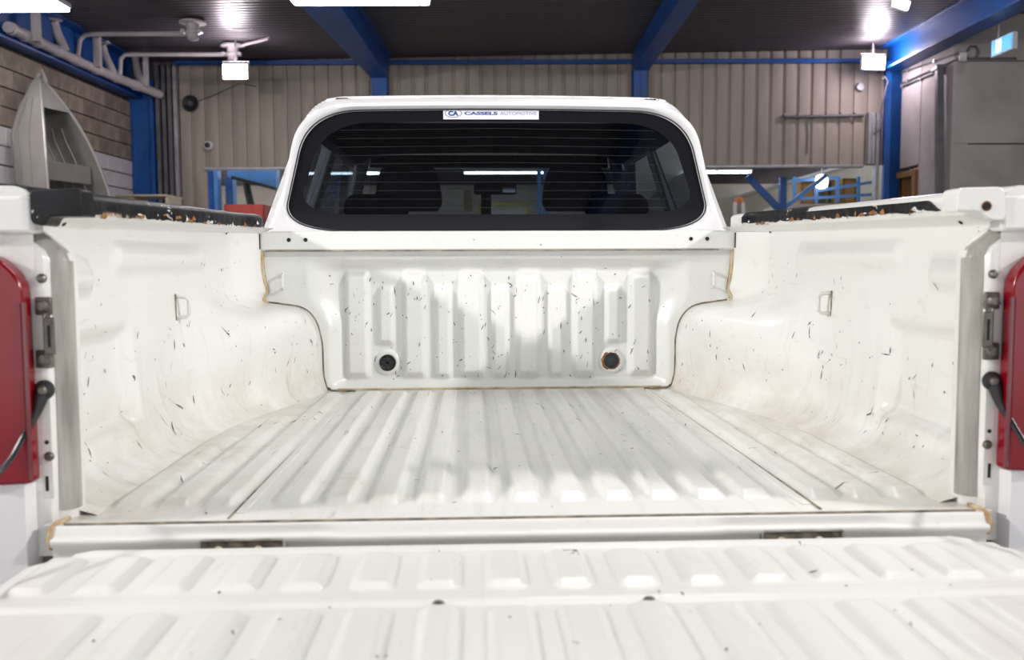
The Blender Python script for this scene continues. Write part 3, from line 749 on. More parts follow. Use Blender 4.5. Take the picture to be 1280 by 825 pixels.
tr = root('steel_truss', at(978, 250, Y=12.6), 'dark blue braced steel frame in the opening right of the cab', 'frame')
part('post', MB().beam(at(978.5, 222, Y=12.6), Vector((at(978.5, 222, Y=12.6).x, 12.6, GROUND)), .10, .10), M['blue'], tr)
part('brace', MB().beam(at(934, 220, Y=12.6), at(978, 266, Y=12.6), .09, .09), M['blue'], tr)
part('brace', MB().beam(at(978, 262, Y=12.66), at(1033, 219, Y=12.66), .06, .06), M['blue_light'], tr)
hr = root('handrail', at(1040, 245, Y=13.2), 'light blue steel handrail on the platform behind the opening', 'handrail')
for (p, q) in (((990, 226), (1050, 222)), ((992, 249), (1095, 243)), ((1018, 239), (1095, 227))):
    part('rail', MB().beam(at(*p, Y=13.2), at(*q, Y=13.2), .04, .045), M['blue_light'], hr)
for u in (993, 1020, 1047, 1073):
    part('baluster', MB().beam(at(u, 221, Y=13.2), at(u, 253, Y=13.2), .045, .045), M['blue_light'], hr)
pf = at(1040, 252, Y=13.4)
solo('platform', MB().box((pf.x-.75, 13.28, GROUND), (pf.x+.9, 14.6, pf.z-.04)), M['cream'], (pf.x, 13.9, GROUND), 'pale block platform below the light blue handrail', 'platform')
def crate(u0, v0, u1, v1, Yq, m, name, label, cat, d=.4):
    a, b_ = at(u0, v0, Y=Yq), at(u1, v1, Y=Yq); b_.z = pf.z-.04
    r = root(name, ((a.x+b_.x)/2, Yq, b_.z), label, cat)
    part('panel', MB().box((a.x, Yq, b_.z), (b_.x, Yq+d, a.z)), m, r, bevel=.01)
    part('panel_frame', MB().box((a.x, Yq-.02, a.z-.04), (b_.x, Yq, a.z)).box((a.x, Yq-.02, b_.z), (b_.x, Yq, b_.z+.04)).box((a.x, Yq-.02, b_.z), (a.x+.04, Yq, a.z)).box((b_.x-.04, Yq-.02, b_.z), (b_.x, Yq, a.z)), M['timber'], r)
    return r
crate(1001, 226, 1019, 251.5, 13.7, M['card'], 'cardboard_box', 'brown box behind the handrail nearest the blue braced frame', 'box')
crate(1053, 223, 1071, 251.5, 13.7, M['card'], 'cabinet', 'brown timber cupboard behind the handrail', 'cupboard')
crate(1032, 224, 1042, 251.5, 13.65, M['black_plain'], 'locker', 'narrow black cupboard behind the handrail', 'cupboard')
c = at(1027, 227, Y=13.0)
gl = root('globe_lamp', c, 'glaring white lamp in front of the light blue handrail', 'lamp')
M['globe'] = mat('lit white lamp shade', (.9, .9, .9), .4, emit=(1, .97, .97), estr=4)
part('shade', MB().lathe([(.04, .105), (.085, .085), (.10, 0), (.085, -.085), (.04, -.105)], c, 'Z', 14), M['globe'], gl)
part('stem', MB().tube([(c.x, c.y, c.z+.1), (c.x, c.y, 2.5)], .012, 6), M['galv'], gl)
c = at(924, 262, Y=12.2)
ring = [(c.x+.065*math.cos(a), c.y, c.z+.16*math.sin(a)) for a in lin(0, 2*PI, 19)[:-1]]
hl = root('hose_loop', c, 'pale hose loop with an orange top beside the right cab pillar', 'hose')
part('loop', MB().tube(ring, .03, 8, closed=True), M['white_plain'], hl)
part('orange_sleeve', MB().tube([ring[i] for i in (2, 3, 4, 5, 6, 7)], .034, 8), M['orange'], hl, label='orange sleeve at the top of the loop')
part('stand', MB().tube([(c.x, c.y, c.z-.17), (c.x, c.y, GROUND)], .02, 6), M['galv'], hl)
for (u, lab) in ((676, 'slim'), (683, 'wide')):
    pass
a = at(671.5, 220, Y=13.6); b_ = at(676.5, 220, Y=13.6); c0 = at(679, 220, Y=13.8); c1 = at(686, 220, Y=13.8)
h2 = root('car_hoist', ((a.x+c1.x)/2, 13.7, GROUND), 'blue twin hoist post seen through the cab glass', 'hoist')
part('post', MB().box((a.x, 13.6, GROUND), (b_.x, 13.75, 2.45)), M['blue_light'], h2)
part('post', MB().box((c0.x, 13.7, .3), (c1.x, 13.9, 2.45)), M['blue_light'], h2)
part('post', MB().box((c0.x+.02, 13.72, GROUND), (c1.x-.02, 13.88, .3)), M['blue'], h2)
c0, c1 = at(599, 254, Y=17.0), at(661, 272, Y=17.0)
yb_ = root('notice_board', ((c0.x+c1.x)/2, 17.0, c1.z), 'yellow framed board seen through the cab windscreen', 'board')
part('frame', MB().box((c0.x, 16.97, c0.z-.05), (c1.x, 17, c0.z)).box((c0.x, 16.97, c1.z), (c1.x, 17, c1.z+.05)).box((c0.x, 16.97, c1.z), (c0.x+.05, 17, c0.z)).box((c1.x-.05, 16.97, c1.z), (c1.x, 17, c0.z)), M['yellow'], yb_)
part('board', MB().box((c0.x, 17.0, GROUND), (c1.x, 17.05, c0.z)), M['cream'], yb_)

# ================================================================== THE TRUCK
TB = (0, 1.5, GROUND)
T = root('pickup_truck', TB, 'white double cab pickup truck with worn open bed and lowered tailgate', 'pickup truck', shed=False)
SIDES = (-1, 1)

# ---- bed floor with pressed ribs
FLOOR_RIBS = [(k*.08, .10, 1.44) for k in range(-5, 6)] + [(s*.517, .09, 1.40) for s in SIDES] + [(s*.592, .09, .98) for s in SIDES] + [(s*.665, .09, .70) for s in SIDES]
def floor_z(x, y):
    h = 0.
    for c, y0, y1 in FLOOR_RIBS:
        d = abs(x-c)
        if d < .034: h = max(h, .0125*(1-ss(.017, .030, d))*ss(y0-.015, y0+.03, y)*(1-ss(y1-.03, y1+.03, y)))
    h += .006*ss(1.46, 1.53, y)
    return h
xs = lin(-.76, .76, 381)
ysf = lin(-.004, .14, 20)+lin(.16, 1.36, 49)+lin(1.375, 1.54, 14)
bf = part('bed_floor', MB().grid(lambda x, y: (x, y, floor_z(x, y)), xs, ysf), M['floor_paint'], T, smooth=60, label='ribbed white floor of the truck bed, scuffed and stained')
for s in SIDES:
    part('floor_seam', MB().tube([(s*(.482-.012*t), .02+1.47*t, .0006) for t in lin(0, 1, 12)], .0024 if s > 0 else .0016, 6), M['seam_dark'], bf, label='dark dirty seam along the floor')
    part('seam_flange', MB().box((s*.470-.007, .05, -.001), (s*.470+.007, 1.48, .0025)), M['floor_paint'], bf)

# ---- side walls with wheel arches
P0 = [(.690, -.004), (.705, .002), (.735, .012), (.765, .035), (.785, .075), (.794, .125), (.799, .18), (.802, .23), (.805, .29), (.807, .35), (.809, .42), (.808, .458), (.803, .471), (.776, .486)]
P1 = [(.535, -.004), (.548, .010), (.556, .05), (.562, .11), (.570, .165), (.582, .215), (.605, .250), (.640, .270), (.700, .279), (.765, .292), (.800, .345), (.808, .458), (.803, .471), (.776, .486)]
def cat(P, t):
    n = len(P)-1; f = t*n; i = min(int(f), n-1); u = f-i
    p0, p1, p2, p3 = P[max(i-1, 0)], P[i], P[i+1], P[min(i+2, n)]
    return tuple(.5*(2*b+(c-a)*u+(2*a-5*b+4*c-d)*u*u+(3*b-a-3*c+d)*u**3) for a, b, c, d in zip(p0, p1, p2, p3))
def box_mask(a0, a1, b0, b1, a, b, e):
    return ss(a0-e, a0+e, a)*(1-ss(a1-e, a1+e, a))*ss(b0-e, b0+e, b)*(1-ss(b1-e, b1+e, b))
def wall_pt(s, y, t):
    low, high = cat(P0, t), cat(P1, t)
    up_ = ss(.15, .5, t); wy = ss(.75+.02*up_, 1.62-.28*up_, y)
    x = low[0]+(high[0]-low[0])*wy; z = low[1]+(high[1]-low[1])*wy
    z += .022*max(0, y)*ss(.40, .452, low[1]+(high[1]-low[1])*wy)
    x -= .060*ss(1.30, 1.50, y)*ss(.27, .33, z)
    up = ss(.05, .12, z)*(1-wy)
    x += .022*box_mask(-.2, .49, .085, .272, y, z, .014)*(1-wy)*ss(.0, .012, .30-z)
    x -= .017*box_mask(-.2, .31, .362, .405, y, z, .012)
    x -= .010*box_mask(.45, 1.06, .398, .60, y, z, .006)*(1-ss(.43, .455, z))
    for yc in (.50, .66): x -= .006*box_mask(yc-.03, yc+.03, .06, .26, y, z, .02)*(1-ss(.5, .9, y))
    x += .006*box_mask(.12, .40, .03, .10, y, z, .02)
    # dents
    x += .0035*noise.noise(Vector((y*11, z*9, s*7.)))*ss(.02, .08, z)*(1-ss(.30, .36, z))
    x += .005*noise.noise(Vector((y*5, z*6, s*3.)))*ss(.02, .08, z)*(1-ss(.42, .45, z))
    return (s*x, y, z)
tw = lin(0, 1, 79); yw = lin(.053, 1.525, 116)
SW = {}
for s in SIDES:
    SW[s] = part('bed_side_wall', MB().grid(lambda y, t: wall_pt(s, y, t), yw, tw, flip=(s > 0)), M['bed_paint'], T, smooth=70,
                 label='white inner bed wall with bulging wheel arch, scratched')
    # sealed joint where the arch meets the headboard
    jp = [wall_pt(s, 1.496, t) for t in lin(.02, .93, 40)]
    part('seam_bead', MB().tube([(x-s*.004, 1.497, z+.002) for x, y, z in jp], .0035, 6), M['seam_dark'], SW[s])
    part('sealant_strip', MB().tube([(x-s*.001, 1.487, z) for x, y, z in [wall_pt(s, 1.485, t) for t in lin(.66, .93, 16)]], .007, 6), M['sealant'], SW[s], label='yellowed sealant strip')
    # tie-down staples standing out of the sheet
    for (yy, zz, hh, pr_) in ((.815, .303, .052, .030), (.060, .205, .06, .018)):
        t0 = min(lin(.2, .95, 200), key=lambda t: abs(wall_pt(s, yy, t)[2]-zz)); X = abs(wall_pt(s, yy, t0)[0])
        lp = [(s*(X+.004), yy, zz+hh/2), (s*(X-pr_*.75), yy, zz+hh/2-.002), (s*(X-pr_), yy, zz+hh/2-.010), (s*(X-pr_), yy, zz-hh/2+.010), (s*(X-pr_*.75), yy, zz-hh/2+.002), (s*(X+.004), yy, zz-hh/2)]
        part('tie_down_loop', MB().tube(lp, .0048, 8), M['sealant'] if yy < .2 else M['pillar_paint'], SW[s])
        part('loop_seam', MB().tube([(s*(X-.0005), yy-.007, zz+hh/2+.006), (s*(X-.0005), yy-.007, zz-hh/2-.006)], .0022, 6), M['seam_dark'], SW[s])

# ---- bed rails with peeling black trim, outer panels
RP = [(.777, .484), (.771, .489), (.771, .515), (.777, .523), (.790, .528), (.870, .530), (.892, .522), (.902, .500), (.905, .30), (.905, .0), (.89, -.20), (.87, -.25), (.86, -.25)]
for s in SIDES:
    def rail_sec(y):
        k = 1-ss(1.30, 1.50, y)
        return [(s*(x-.020*(1-k)*(1 if i < 5 else 0)), y, z + .022*y) for i, (x, z) in enumerate(RP[:8])]
    yr = lin(.01, 1.53, 40)
    b = MB().loops([rail_sec(y) for y in yr], close=False, cap0=True, cap1=True)
    if s < 0: b.f = [tuple(reversed(f)) for f in b.f]
    rl = part('bed_rail', b, M['bed_paint'], T, smooth=60)
    # jagged strip of old black trim and adhesive, a few millimetres proud
    r_ = random.Random(11 if s < 0 else 5); tb = MB(); rows = []
    for y in lin(.02 if s < 0 else .215, 1.515 if s < 0 else 1.42, 150):
        sec = rail_sec(max(y, .012)); off = .004
        jag = .008*noise.noise(Vector((y*16, s*2, 0))) + .006*noise.noise(Vector((y*55, s*5, 1)))
        low = (.001 + max(-.003, .6*jag)) if s < 0 else (.006 + max(-.003, .8*jag))
        zb = sec[1][2]+low; zt = sec[2][2]; zt2 = zt
        if s > 0: zt2 = min(zt2, zb + max(.001, (y-.215)/.065*.028))
        X = abs(sec[1][0])-off
        ring = [(s*(X+.003), y, zb), (s*X, y, zb+.0003), (s*X, y, zt2)]
        if s < 0 or y > .9:
            ring += [(s*(X+.009), y, zt+.0105), (s*(X+.024), y, zt+.0155), (s*(X+.085), y, zt+.0175)]
        else:
            ring += [(s*(X+.004), y, zt2), (s*(X+.0045), y, zt2), (s*(X+.005), y, zt2)]
        rows.append(ring)
    tb.loops(rows, close=False)
    if s < 0: tb.f = [tuple(reversed(f)) for f in tb.f]
    part('black_trim', tb, M['trim'], rl, smooth=50, label='peeling black trim with ragged rusty edge')
    # white paint drips and rust crumbs along the ragged edge
    db = MB(); rbm = MB()
    for i in range(26):
        y = r_.uniform(.25, 1.45); sec = rail_sec(y); X = abs(sec[1][0])-.0055; z0 = sec[1][2]+r_.uniform(0, .012); h = r_.uniform(.002, .008); wd = r_.uniform(.003, .022)
        tgt = db if r_.random() < .55 else rbm
        tgt.add([(s*X, y-wd, z0-h*.6), (s*X, y+wd*r_.uniform(.3, .8), z0-h*.7), (s*X, y+wd, z0+h*r_.uniform(-.3, .4)), (s*(X+.0005), y+wd*r_.uniform(-.4, .4), z0+h), (s*X, y-wd*.7, z0+h*r_.uniform(-.2, .5))], [(0, 1, 2, 3, 4)])
    part('paint_flakes', db, M['bed_paint'], rl, label='flakes of white paint')['kind'] = 'stuff'; part('rust_patches', rbm, M['rust'], rl, label='orange rust patches')['kind'] = 'stuff'
    for o_ in (rl.children): pass
    # outer skin of the bed
    b = MB().loops([[(s*x, y, z) for x, z in RP[7:]] for y in lin(.01, 1.53, 6)], close=False)
    if s < 0: b.f = [tuple(reversed(f)) for f in b.f]
    part('bed_outer_panel', b, M['cab_paint'], T)
    # end bracket of the rail
    if s > 0: pl = rpoly([(.684, .487), (.687, .524), (.762, .5255), (.7655, .471), (.738, .473), (.722, .487)], [.003, .010, .012, .012, .010, .010], 5)[::-1]
    else: pl = rpoly([(-.684, .481), (-.687, .524), (-.7635, .520), (-.7635, .470), (-.742, .466), (-.735, .481)], [.003, .008, .006, .010, .006, .006], 5)
    b = MB().prism(pl, lambda x, z: (x, .000, z), lambda x, z: (x, .05, z))
    rb_ = part('rail_end_plate', b, M['bed_paint'] if s > 0 else M['trim'], T, bevel=.004, label='white rail end bracket with a hole' if s > 0 else 'torn black end of the bed rail')
    if s > 0:
        part('bolt_hole', MB().lathe([(.0062, .0), (.0062, -.0015)], (.733, -.0005, .4945), 'Y', 16), M['hole'], rb_)
        part('rust_ring', MB().lathe([(.0062, .0), (.0082, -.0008), (.0082, .001)], (.733, -.0002, .4945), 'Y', 16, caps=False), M['rust'], rb_)
    part('rail_end_back', MB().box((s*.762, .004, .455), (s*.905, .045, .512)), M['bed_paint'], T, bevel=.006)
    for (y, z, a, b2) in ((.20, .478, .004, .008), (1.30, .495, .003, .008)):
        t0 = min(lin(.85, 1., 200), key=lambda t: abs(wall_pt(s, y, t)[2]-z)); q = wall_pt(s, y, t0)
        part('drain_slot', MB().lathe([(.005, 0), (.005, .0012)], (q[0]-s*.0005, y, z), (-s*.6, 0, -.5), 10), M['hole'], SW[s])
# ---- headboard
FULL = [s*x for x in (.092, .275, .458) for s in SIDES]; SHORT = [0.]+[s*x for x in (.183, .366) for s in SIDES]
def head_y(x, z):
    e1, e0 = (.615-.065*(1-ss(.20, .32, z)), .505-.012*(1-ss(.20, .32, z)))
    d = .040*(1-ss(e0, e1, abs(x)))*(1-ss(.378, .435, z))
    d -= .036*(1-ss(.0, .035, z))*(1-ss(e0, e1, abs(x)))
    for c in FULL:
        a = abs(x-c)
        if a < .05: d -= .022*(1-ss(.023, .043, a))*ss(.030, .060, z)*(1-ss(.352, .392, z))
    for c in SHORT:
        a = abs(x-c); zl, zh = (.150 if abs(c) > .3 else .040), .325
        if a < .04: d -= .017*(1-ss(.013, .031, a))*ss(zl-.014, zl+.014, z)*(1-ss(zh-.014, zh+.016, z))
    if abs(abs(x)-.363) < .06 and z < .15:
        q = math.hypot(abs(x)-.363, z-.087); d -= .008*(1-ss(.034, .044, q))
    return 1.495+d
HX, HZ = .363, .087
hb_ = MB(); xs = lin(-.752, .752, 502); zs = lin(-.002, .448, 151)
hb_.grid(lambda x, z: (x, head_y(x, z), z), xs, zs)
def in_hole(f):
    cx = sum(hb_.v[i][0] for i in f)/4; cz = sum(hb_.v[i][2] for i in f)/4
    return math.hypot(cx-HX, cz-HZ) < .0265
hb_.f = [f for f in hb_.f if not in_hole(f)]
HB = part('headboard', hb_, M['head_paint'], T, smooth=60, label='ribbed white front panel of the truck bed')
part('drain_plug', MB().lathe([(.027, .012), (.027, -.003), (.024, -.006), (.020, -.002), (.019, -.002)], (-HX, head_y(-HX, HZ)-.001, HZ), 'Y', 28), M['black_rubber'], HB, label='round black rubber plug with a moulded cross')
py = head_y(-HX, HZ)
part('plug_cross', MB().box((-HX-.021, py-.008, HZ-.0035), (-HX+.021, py, HZ+.0035)).box((-HX-.0035, py-.008, HZ-.021), (-HX+.0035, py, HZ+.021)), M['black_rubber'], HB)
rg = MB(); n = 40; rows = []
for j in range(n):
    a = 2*PI*j/n; jag = .004*noise.noise(Vector((math.cos(a)*4, math.sin(a)*4, 2))) + (.006 if math.cos(a) < -.35 else 0)
    rows.append([(HX+r0*math.cos(a), py-.0025-dy, HZ+r0*math.sin(a)) for r0, dy in ((.0275+max(jag, -.0015), -.002), (.0262, 0), (.0235, -.006))])
rg.loops(rows+[rows[0]], close=False)
part('torn_rim', rg, M['rust_dark'], HB, label='rusty torn rim of the open hole')
part('seen_panel', MB().box((HX-.09, 1.585, HZ-.09), (HX+.09, 1.588, HZ+.09)), M['bare_grey'], HB)
FL = part('headboard_rail', MB().box((-.752, 1.478, .446), (.752, 1.60, .508)), M['head_paint'], T, bevel=.006, label='flat white top rail of the headboard')
part('rail_seam', MB().box((-.735, 1.4755, .4445), (.70, 1.480, .4475)), M['seam_dark'], FL)
for s in SIDES:
    for x in (.661, .609):
        part('bolt_hole', MB().lathe([(.0062, .0), (.0062, -.0016)], (s*x, 1.4778, .481), 'Y', 14), M['hole'], FL)
    part('end_gap', MB().box((s*.752-.003, 1.470, .452), (s*.752+.003, 1.476, .50)), M['hole'], FL)
    # tie loops folded against the headboard
    lp = [(s*.682, 1.50, .374), (s*.682, 1.475, .374), (s*.682, 1.466, .368), (s*.682, 1.466, .334), (s*.682, 1.475, .328), (s*.682, 1.50, .328)]
    part('tie_down_loop', MB().tube(lp, .0052, 8), M['head_paint'], HB)
part('floor_joint', MB().tube([(x, 1.492, .006) for x in lin(-.52, .52, 20)], .004, 6), M['sealant'], HB)
for s in SIDES: part('corner_seam', MB().tube([(s*.548, 1.485, .012), (s*.535, 1.47, .006), (s*.46, 1.468, .004)], .0035, 6), M['seam_dark'], HB)

# explicit scratches and chips on headboard and walls: thin flakes lying on the sheet
def scuffs(surf, n, rnd, box, parent, lmax=.02):
    b = MB()
    for i in range(n):
        a, c = rnd.uniform(*box[0]), rnd.uniform(*box[1]); L = rnd.uniform(.003, lmax)*(1 if rnd.random() < .8 else 1.8); wd = rnd.uniform(.0006, .0018); th = rnd.gauss(1.45, .6)
        if rnd.random() < .3: L = rnd.uniform(.003, .006); wd = L*.35
        pts = []
        for (p, q) in ((-L/2, -wd*.4), (-L*.1, -wd), (L/2, -wd*.2), (L*.4, wd*.5), (0, wd), (-L*.45, wd*.5)):
            pts.append(surf(a+p*math.cos(th)-q*math.sin(th), c+p*math.sin(th)+q*math.cos(th)))
        b.add(pts, [tuple(range(6))])
    o = part('scuffs', b, M['chip_dark'], parent, smooth=0); o['kind'] = 'stuff'; return o
rr = random.Random(21)
scuffs(lambda x, z: (x, head_y(x, z)-.0012, z), 150, rr, ((-.50, .50), (.03, .37)), HB)
def wall_near(s, y, z):
    t0 = 0.; best = 9
    lo, hi = 0., 1.
    for _ in range(26):
        m_ = (lo+hi)/2
        if wall_pt(s, y, m_)[2] < z: lo = m_
        else: hi = m_
    p = wall_pt(s, y, lo); return (p[0]-s*.0014, p[1], p[2]+.0003)
for s in SIDES:
    scuffs(lambda y, z: wall_near(s, y, z), 60, rr, ((.15, 1.45), (.02, .26)), SW[s], .025)
    scuffs(lambda y, z: wall_near(s, y, z), 16, rr, ((.1, 1.4), (.26, .42)), SW[s], .015)
scuffs(lambda x, y: (x, y, floor_z(x, y)+.0008), 80, rr, ((-.66, .66), (.03, 1.4)), bf, .03)

# ---- rear pillars
def pil_off(z): return max(0., (z-.425))*1.35
PS = [(.727, .075), (.727, .050), (.733, .040), (.7495, .032), (.752, .022), (.757, .018), (.781, .018), (.783, .02), (.783, .07)]
for s in SIDES:
    zz = [-.055, -.02, .0, .03, .1, .2, .3, .38, .415, .43, .445, .46, .475]
    b = MB().loops([[(s*min(x+pil_off(z)+(.004*(1-ss(-.03, .06, z)) if i < 5 else 0), .835), y, z) for i, (x, y) in enumerate(PS)] for z in zz], close=True, cap0=True, cap1=True)
    if s > 0: b.f = [tuple(reversed(f)) for f in b.f]
    PL = part('rear_pillar', b, M['pillar_paint'], T, smooth=50, label='white rear corner post with latch hardware')
    part('seal_flange', MB().grid(lambda z, q: (s*(q[0]+pil_off(z)), q[1], z), lin(.015, .47, 24), [(.7262, .060), (.7262, .0485), (.7322, .0388), (.7490, .0305)], flip=(s < 0)), M['grey_flange'], PL, smooth=60, label='dusty flange strip, painted greyer for the shade of facing inward')  # grey holds dust and the painted shade of an inward face
    X0 = s*.758
    # striker: bent bracket with slotted tongue
    st = part('striker', MB().box((s*.743, .012, .329), (s*.768, .019, .357)).box((s*.744, .012, .246), (s*.770, .019, .274)).box((s*.732, -.004, .268), (s*.749, .0, .326)).box((s*.746, -.004, .262), (s*.750, .018, .332)), M['steel'], PL, bevel=.002, label='grey steel latch striker with a slotted tongue')
    part('striker_slot', MB().box((s*.7385, -.0048, .280), (s*.7425, -.0035, .314)), M['hole'], PL)
    for z in (.343, .261):
        part('striker_bolt', MB().lathe([(.0105, 0), (.0105, -.003), (.0085, -.006), (.0065, -.011), (.0, -.0115)], (s*.7545, .012, z), 'Y', 14), M['steel'], PL)
    part('bolt', MB().lathe([(.0075, 0), (.0075, -.004), (.004, -.008)], (s*.757, .018, .386), 'Y', 12), M['steel'], PL)
    part('bolt', MB().lathe([(.0075, 0), (.0075, -.003), (.005, -.006)], (s*.757, .018, .1055), 'Y', 12), M['steel'], PL)
    part('small_hole', MB().lathe([(.0035, 0), (.0035, -.0012)], (s*.760, .0178, .128), 'Y', 10), M['hole'], PL)
    part('slot', MB().box((s*.762-.0025, .0165, .050), (s*.762+.0025, .019, .074)), M['hole'], PL)
    part('slot_plate', MB().box((s*.752, .0172, .038), (s*.7685, .019, .20)), M['pillar_paint'], PL, bevel=.001)
    # tail lamp and quarter panel beside the pillar
    tl = rpoly([(s*.7705, .070), (s*.83, .066), (s*.885, .078), (s*.895, .38), (s*.82, .43), (s*.773, .385)], [.006, .02, .03, .03, .028, .026], 6)
    if s > 0: tl = tl[::-1]
    LP = part('tail_light', MB().prism(tl, lambda x, z: (x, -.016, z), lambda x, z: (x, .016, z)), M['red_lens'], T, bevel=.008, label='red tail lamp lens')
    ed = [(x, z) for x, z in tl]
    part('lens_edge', MB().tube([(s*.7715, -.0165, z) for z in lin(.076, .35, 10)], .0048, 8), M['red_dark'], LP, label='dark red lens rim')
    qp = MB().loops([[(s*.780, .030, z), (s*.780, .008, z), (s*.788, -.003, z), (s*.86, -.008, z), (s*.905, .03, z)] for z in (-.32, .0, .066)], close=False)
    if s < 0: qp.f = [tuple(reversed(f)) for f in qp.f]
    part('quarter_panel', qp, M['cab_paint'], T)
    q2 = MB().loops([[(s*.768, .0175, z), (s*.80, .0178, z), (s*.86, .0178, z), (s*.905, .03, z)] for z in (.05, .25, .462)], close=False)
    if s < 0: q2.f = [tuple(reversed(f)) for f in q2.f]
    part('lamp_panel', q2, M['pillar_paint'], T)
    # stay cable
    piv = (s*.758, .008, .212)
    end = (s*.765, -.335, -.02)
    CB = part('stay_cable', MB().tube([(piv[0]+s*.010, .004, .178), (s*.785, -.04, .118), (s*.800, -.12, .07), (s*.79, -.24, .02), end], .0045, 8), M['black_gloss'], T, label='black tailgate stay cable')
    part('cable_eye', MB().lathe([(.0135, .0), (.0155, -.004), (.0155, -.009), (.011, -.012)], (piv[0], .018, piv[2]), 'Y', 18).tube([(piv[0]+s*.002, .008, .206), (piv[0]+s*.010, .004, .178), (piv[0]+s*.020, -.012, .148)], [.011, .0075, .0055], 10), M['black_plain'], CB)
    part('pivot_bolt', MB().lathe([(.008, 0), (.008, -.004), (.005, -.007)], (piv[0], .006, piv[2]), 'Y', 14), M['steel'], CB)

# ---- rear sill below the floor edge with two recesses
REC = [(-.452, .066), (.440, .066)]
def sill_pt(x, q):
    # q: 0 floor edge .. 1 foot; profile (y, z)
    pr = [(.0, .0), (-.006, -.001), (-.010, -.006), (-.014, -.0165), (-.021, -.020), (-.020, -.028), (-.011, -.040), (-.011, -.075)]
    y, z = cat(pr, q)
    for c, hw in REC:
        k = (1-ss(hw+.05, hw+.10, abs(x-c)))
        if q > .1: y += .006*k*ss(.15, .45, q)
    k2 = (1-ss(.50, .60, abs(x)))*1.0
    return (x, y, z)
SL = part('rear_sill', MB().grid(lambda x, q: sill_pt(x, q), lin(-.745, .745, 240), lin(0, 1, 40), flip=True), M['gate_paint'], T, smooth=60, label='white rear edge of the bed with two slots')
part('edge_seam', MB().tube([(x, -.002, .0008) for x in lin(-.73, .73, 30)], .0027, 6), M['seam_dark'], SL, label='rusty seam along the floor edge')
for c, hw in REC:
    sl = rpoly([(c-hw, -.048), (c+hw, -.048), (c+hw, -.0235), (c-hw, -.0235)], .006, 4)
    part('slot_shadow', MB().prism(sl, lambda x, z: (x, -.0165, z), lambda x, z: (x, -.004, z)), M['slot_dark'], SL)  # dark brown fill, the slot's shade painted in
    rim = [(x, -.0170, z) for x, z in sl]
    part('slot_rim', MB().tube(rim, .0022, 6, closed=True), M['grey_flange'], SL)
    for d in (-.036, .026):
        part('slot_bolt', MB().lathe([(.008, .0), (.008, -.004), (.004, -.008)], (c+d, -.0175, -.041), 'Y', 12), M['sealant'], SL)
for s in SIDES:
    part('corner_stain', MB().tube([(s*.735, .03, .003), (s*.742, .008, .001), (s*.7465, -.006, -.006), (s*.748, -.012, -.020), (s*.747, -.012, -.036)], [.003, .006, .007, .006, .004], 8), M['corner_grime'], SL, label='brown rust at the sill corner')

# ---- lowered tailgate
GX = .0915
def gate_z(x, y):
    z = -.030
    z += .0035*(1-ss(-.060, -.066, y)*0)*ss(-.0705, -.066, y)              # front lip
    z += .005*ss(-.30, -.285, y)*(1-ss(-.262, -.248, y))                    # cross bar
    r1 = ss(-.235, -.222, y)*(1-ss(-.100, -.084, y)); r2 = ss(-.53, -.515, y)*(1-ss(-.325, -.308, y))
    for k in range(-8, 8):
        c = (k+.5)*GX; a = abs(x-c)
        if a < .045 and abs(c) < .70: z += .0085*(1-ss(.017, .032, a))*r1
        c2 = (k+.5)*GX*.97; a2 = abs(x-c2); nar = k in (-2, 1)
        if a2 < .045 and abs(c2) < .62: z += (.0105 if nar else .0085)*(1-ss(.010 if nar else .017, .030 if nar else .032, a2))*(r2 if not nar else ss(-.56, -.55, y)*(1-ss(-.318, -.305, y)))
    edge = ss(.725, .76, abs(x)); z -= .02*edge*edge
    z -= .012*ss(-.57, -.60, y)
    return z
def gate_x(a, y):
    # rounded front corners
    lim = .775 - .11*(max(0., (y+.22))/.17)**2.2
    return a*lim
xa = lin(-1, 1, 331); yg = lin(-.60, -.33, 30)+lin(-.325, -.30, 7)+lin(-.298, -.24, 14)+lin(-.235, -.08, 34)+lin(-.078, -.05, 8)
gm = MB().grid(lambda a, y: (gate_x(a, y), y, gate_z(gate_x(a, y), y)), xa, yg)
ring_top = [(gate_x(a, y), y, gate_z(gate_x(a, y), y)) for a, y in [(a, -.05) for a in xa]]
def skirt(path):
    return MB().loops([path, [(x, y, z-.045) for x, y, z in path]], close=False)
per = [(gate_x(-1, y), y, gate_z(gate_x(-1, y), y)) for y in reversed(yg)] + [(gate_x(a, -.60), -.60, gate_z(gate_x(a, -.60), -.60)) for a in xa[1:]] + [(gate_x(1, y), y, gate_z(gate_x(1, y), y)) for y in yg[1:]] + [(gate_x(a, -.05), -.05, gate_z(gate_x(a, -.05), -.05)) for a in reversed(xa[:-1])]
gm2 = skirt(per); o0 = len(gm.v); gm.v += gm2.v; gm.f += [tuple(i+o0 for i in f) for f in gm2.f]
TG = part('tailgate', gm, M['gate_paint'], T, smooth=60, label='lowered white tailgate with pressed pads')
for (x, y) in ((-.134, -.312), (.134, -.312), (-.715, -.30), (.715, -.30)):
    part('bolt', MB().lathe([(.0085, 0), (.0085, .003), (.0055, .006), (.0, .0065)], (x, y, gate_z(x, y)), 'Z', 12), M['steel'], TG)
part('hinge_bar', MB().tube([(-.70, -.035, -.075), (.70, -.035, -.075)], .014, 8), M['pillar_paint'], T)
def scuff_gate(x, y): return (x, y, gate_z(x, y)+.0008)
scuffs(scuff_gate, 26, rr, ((-.6, .62), (-.5, -.07)), TG, .02)

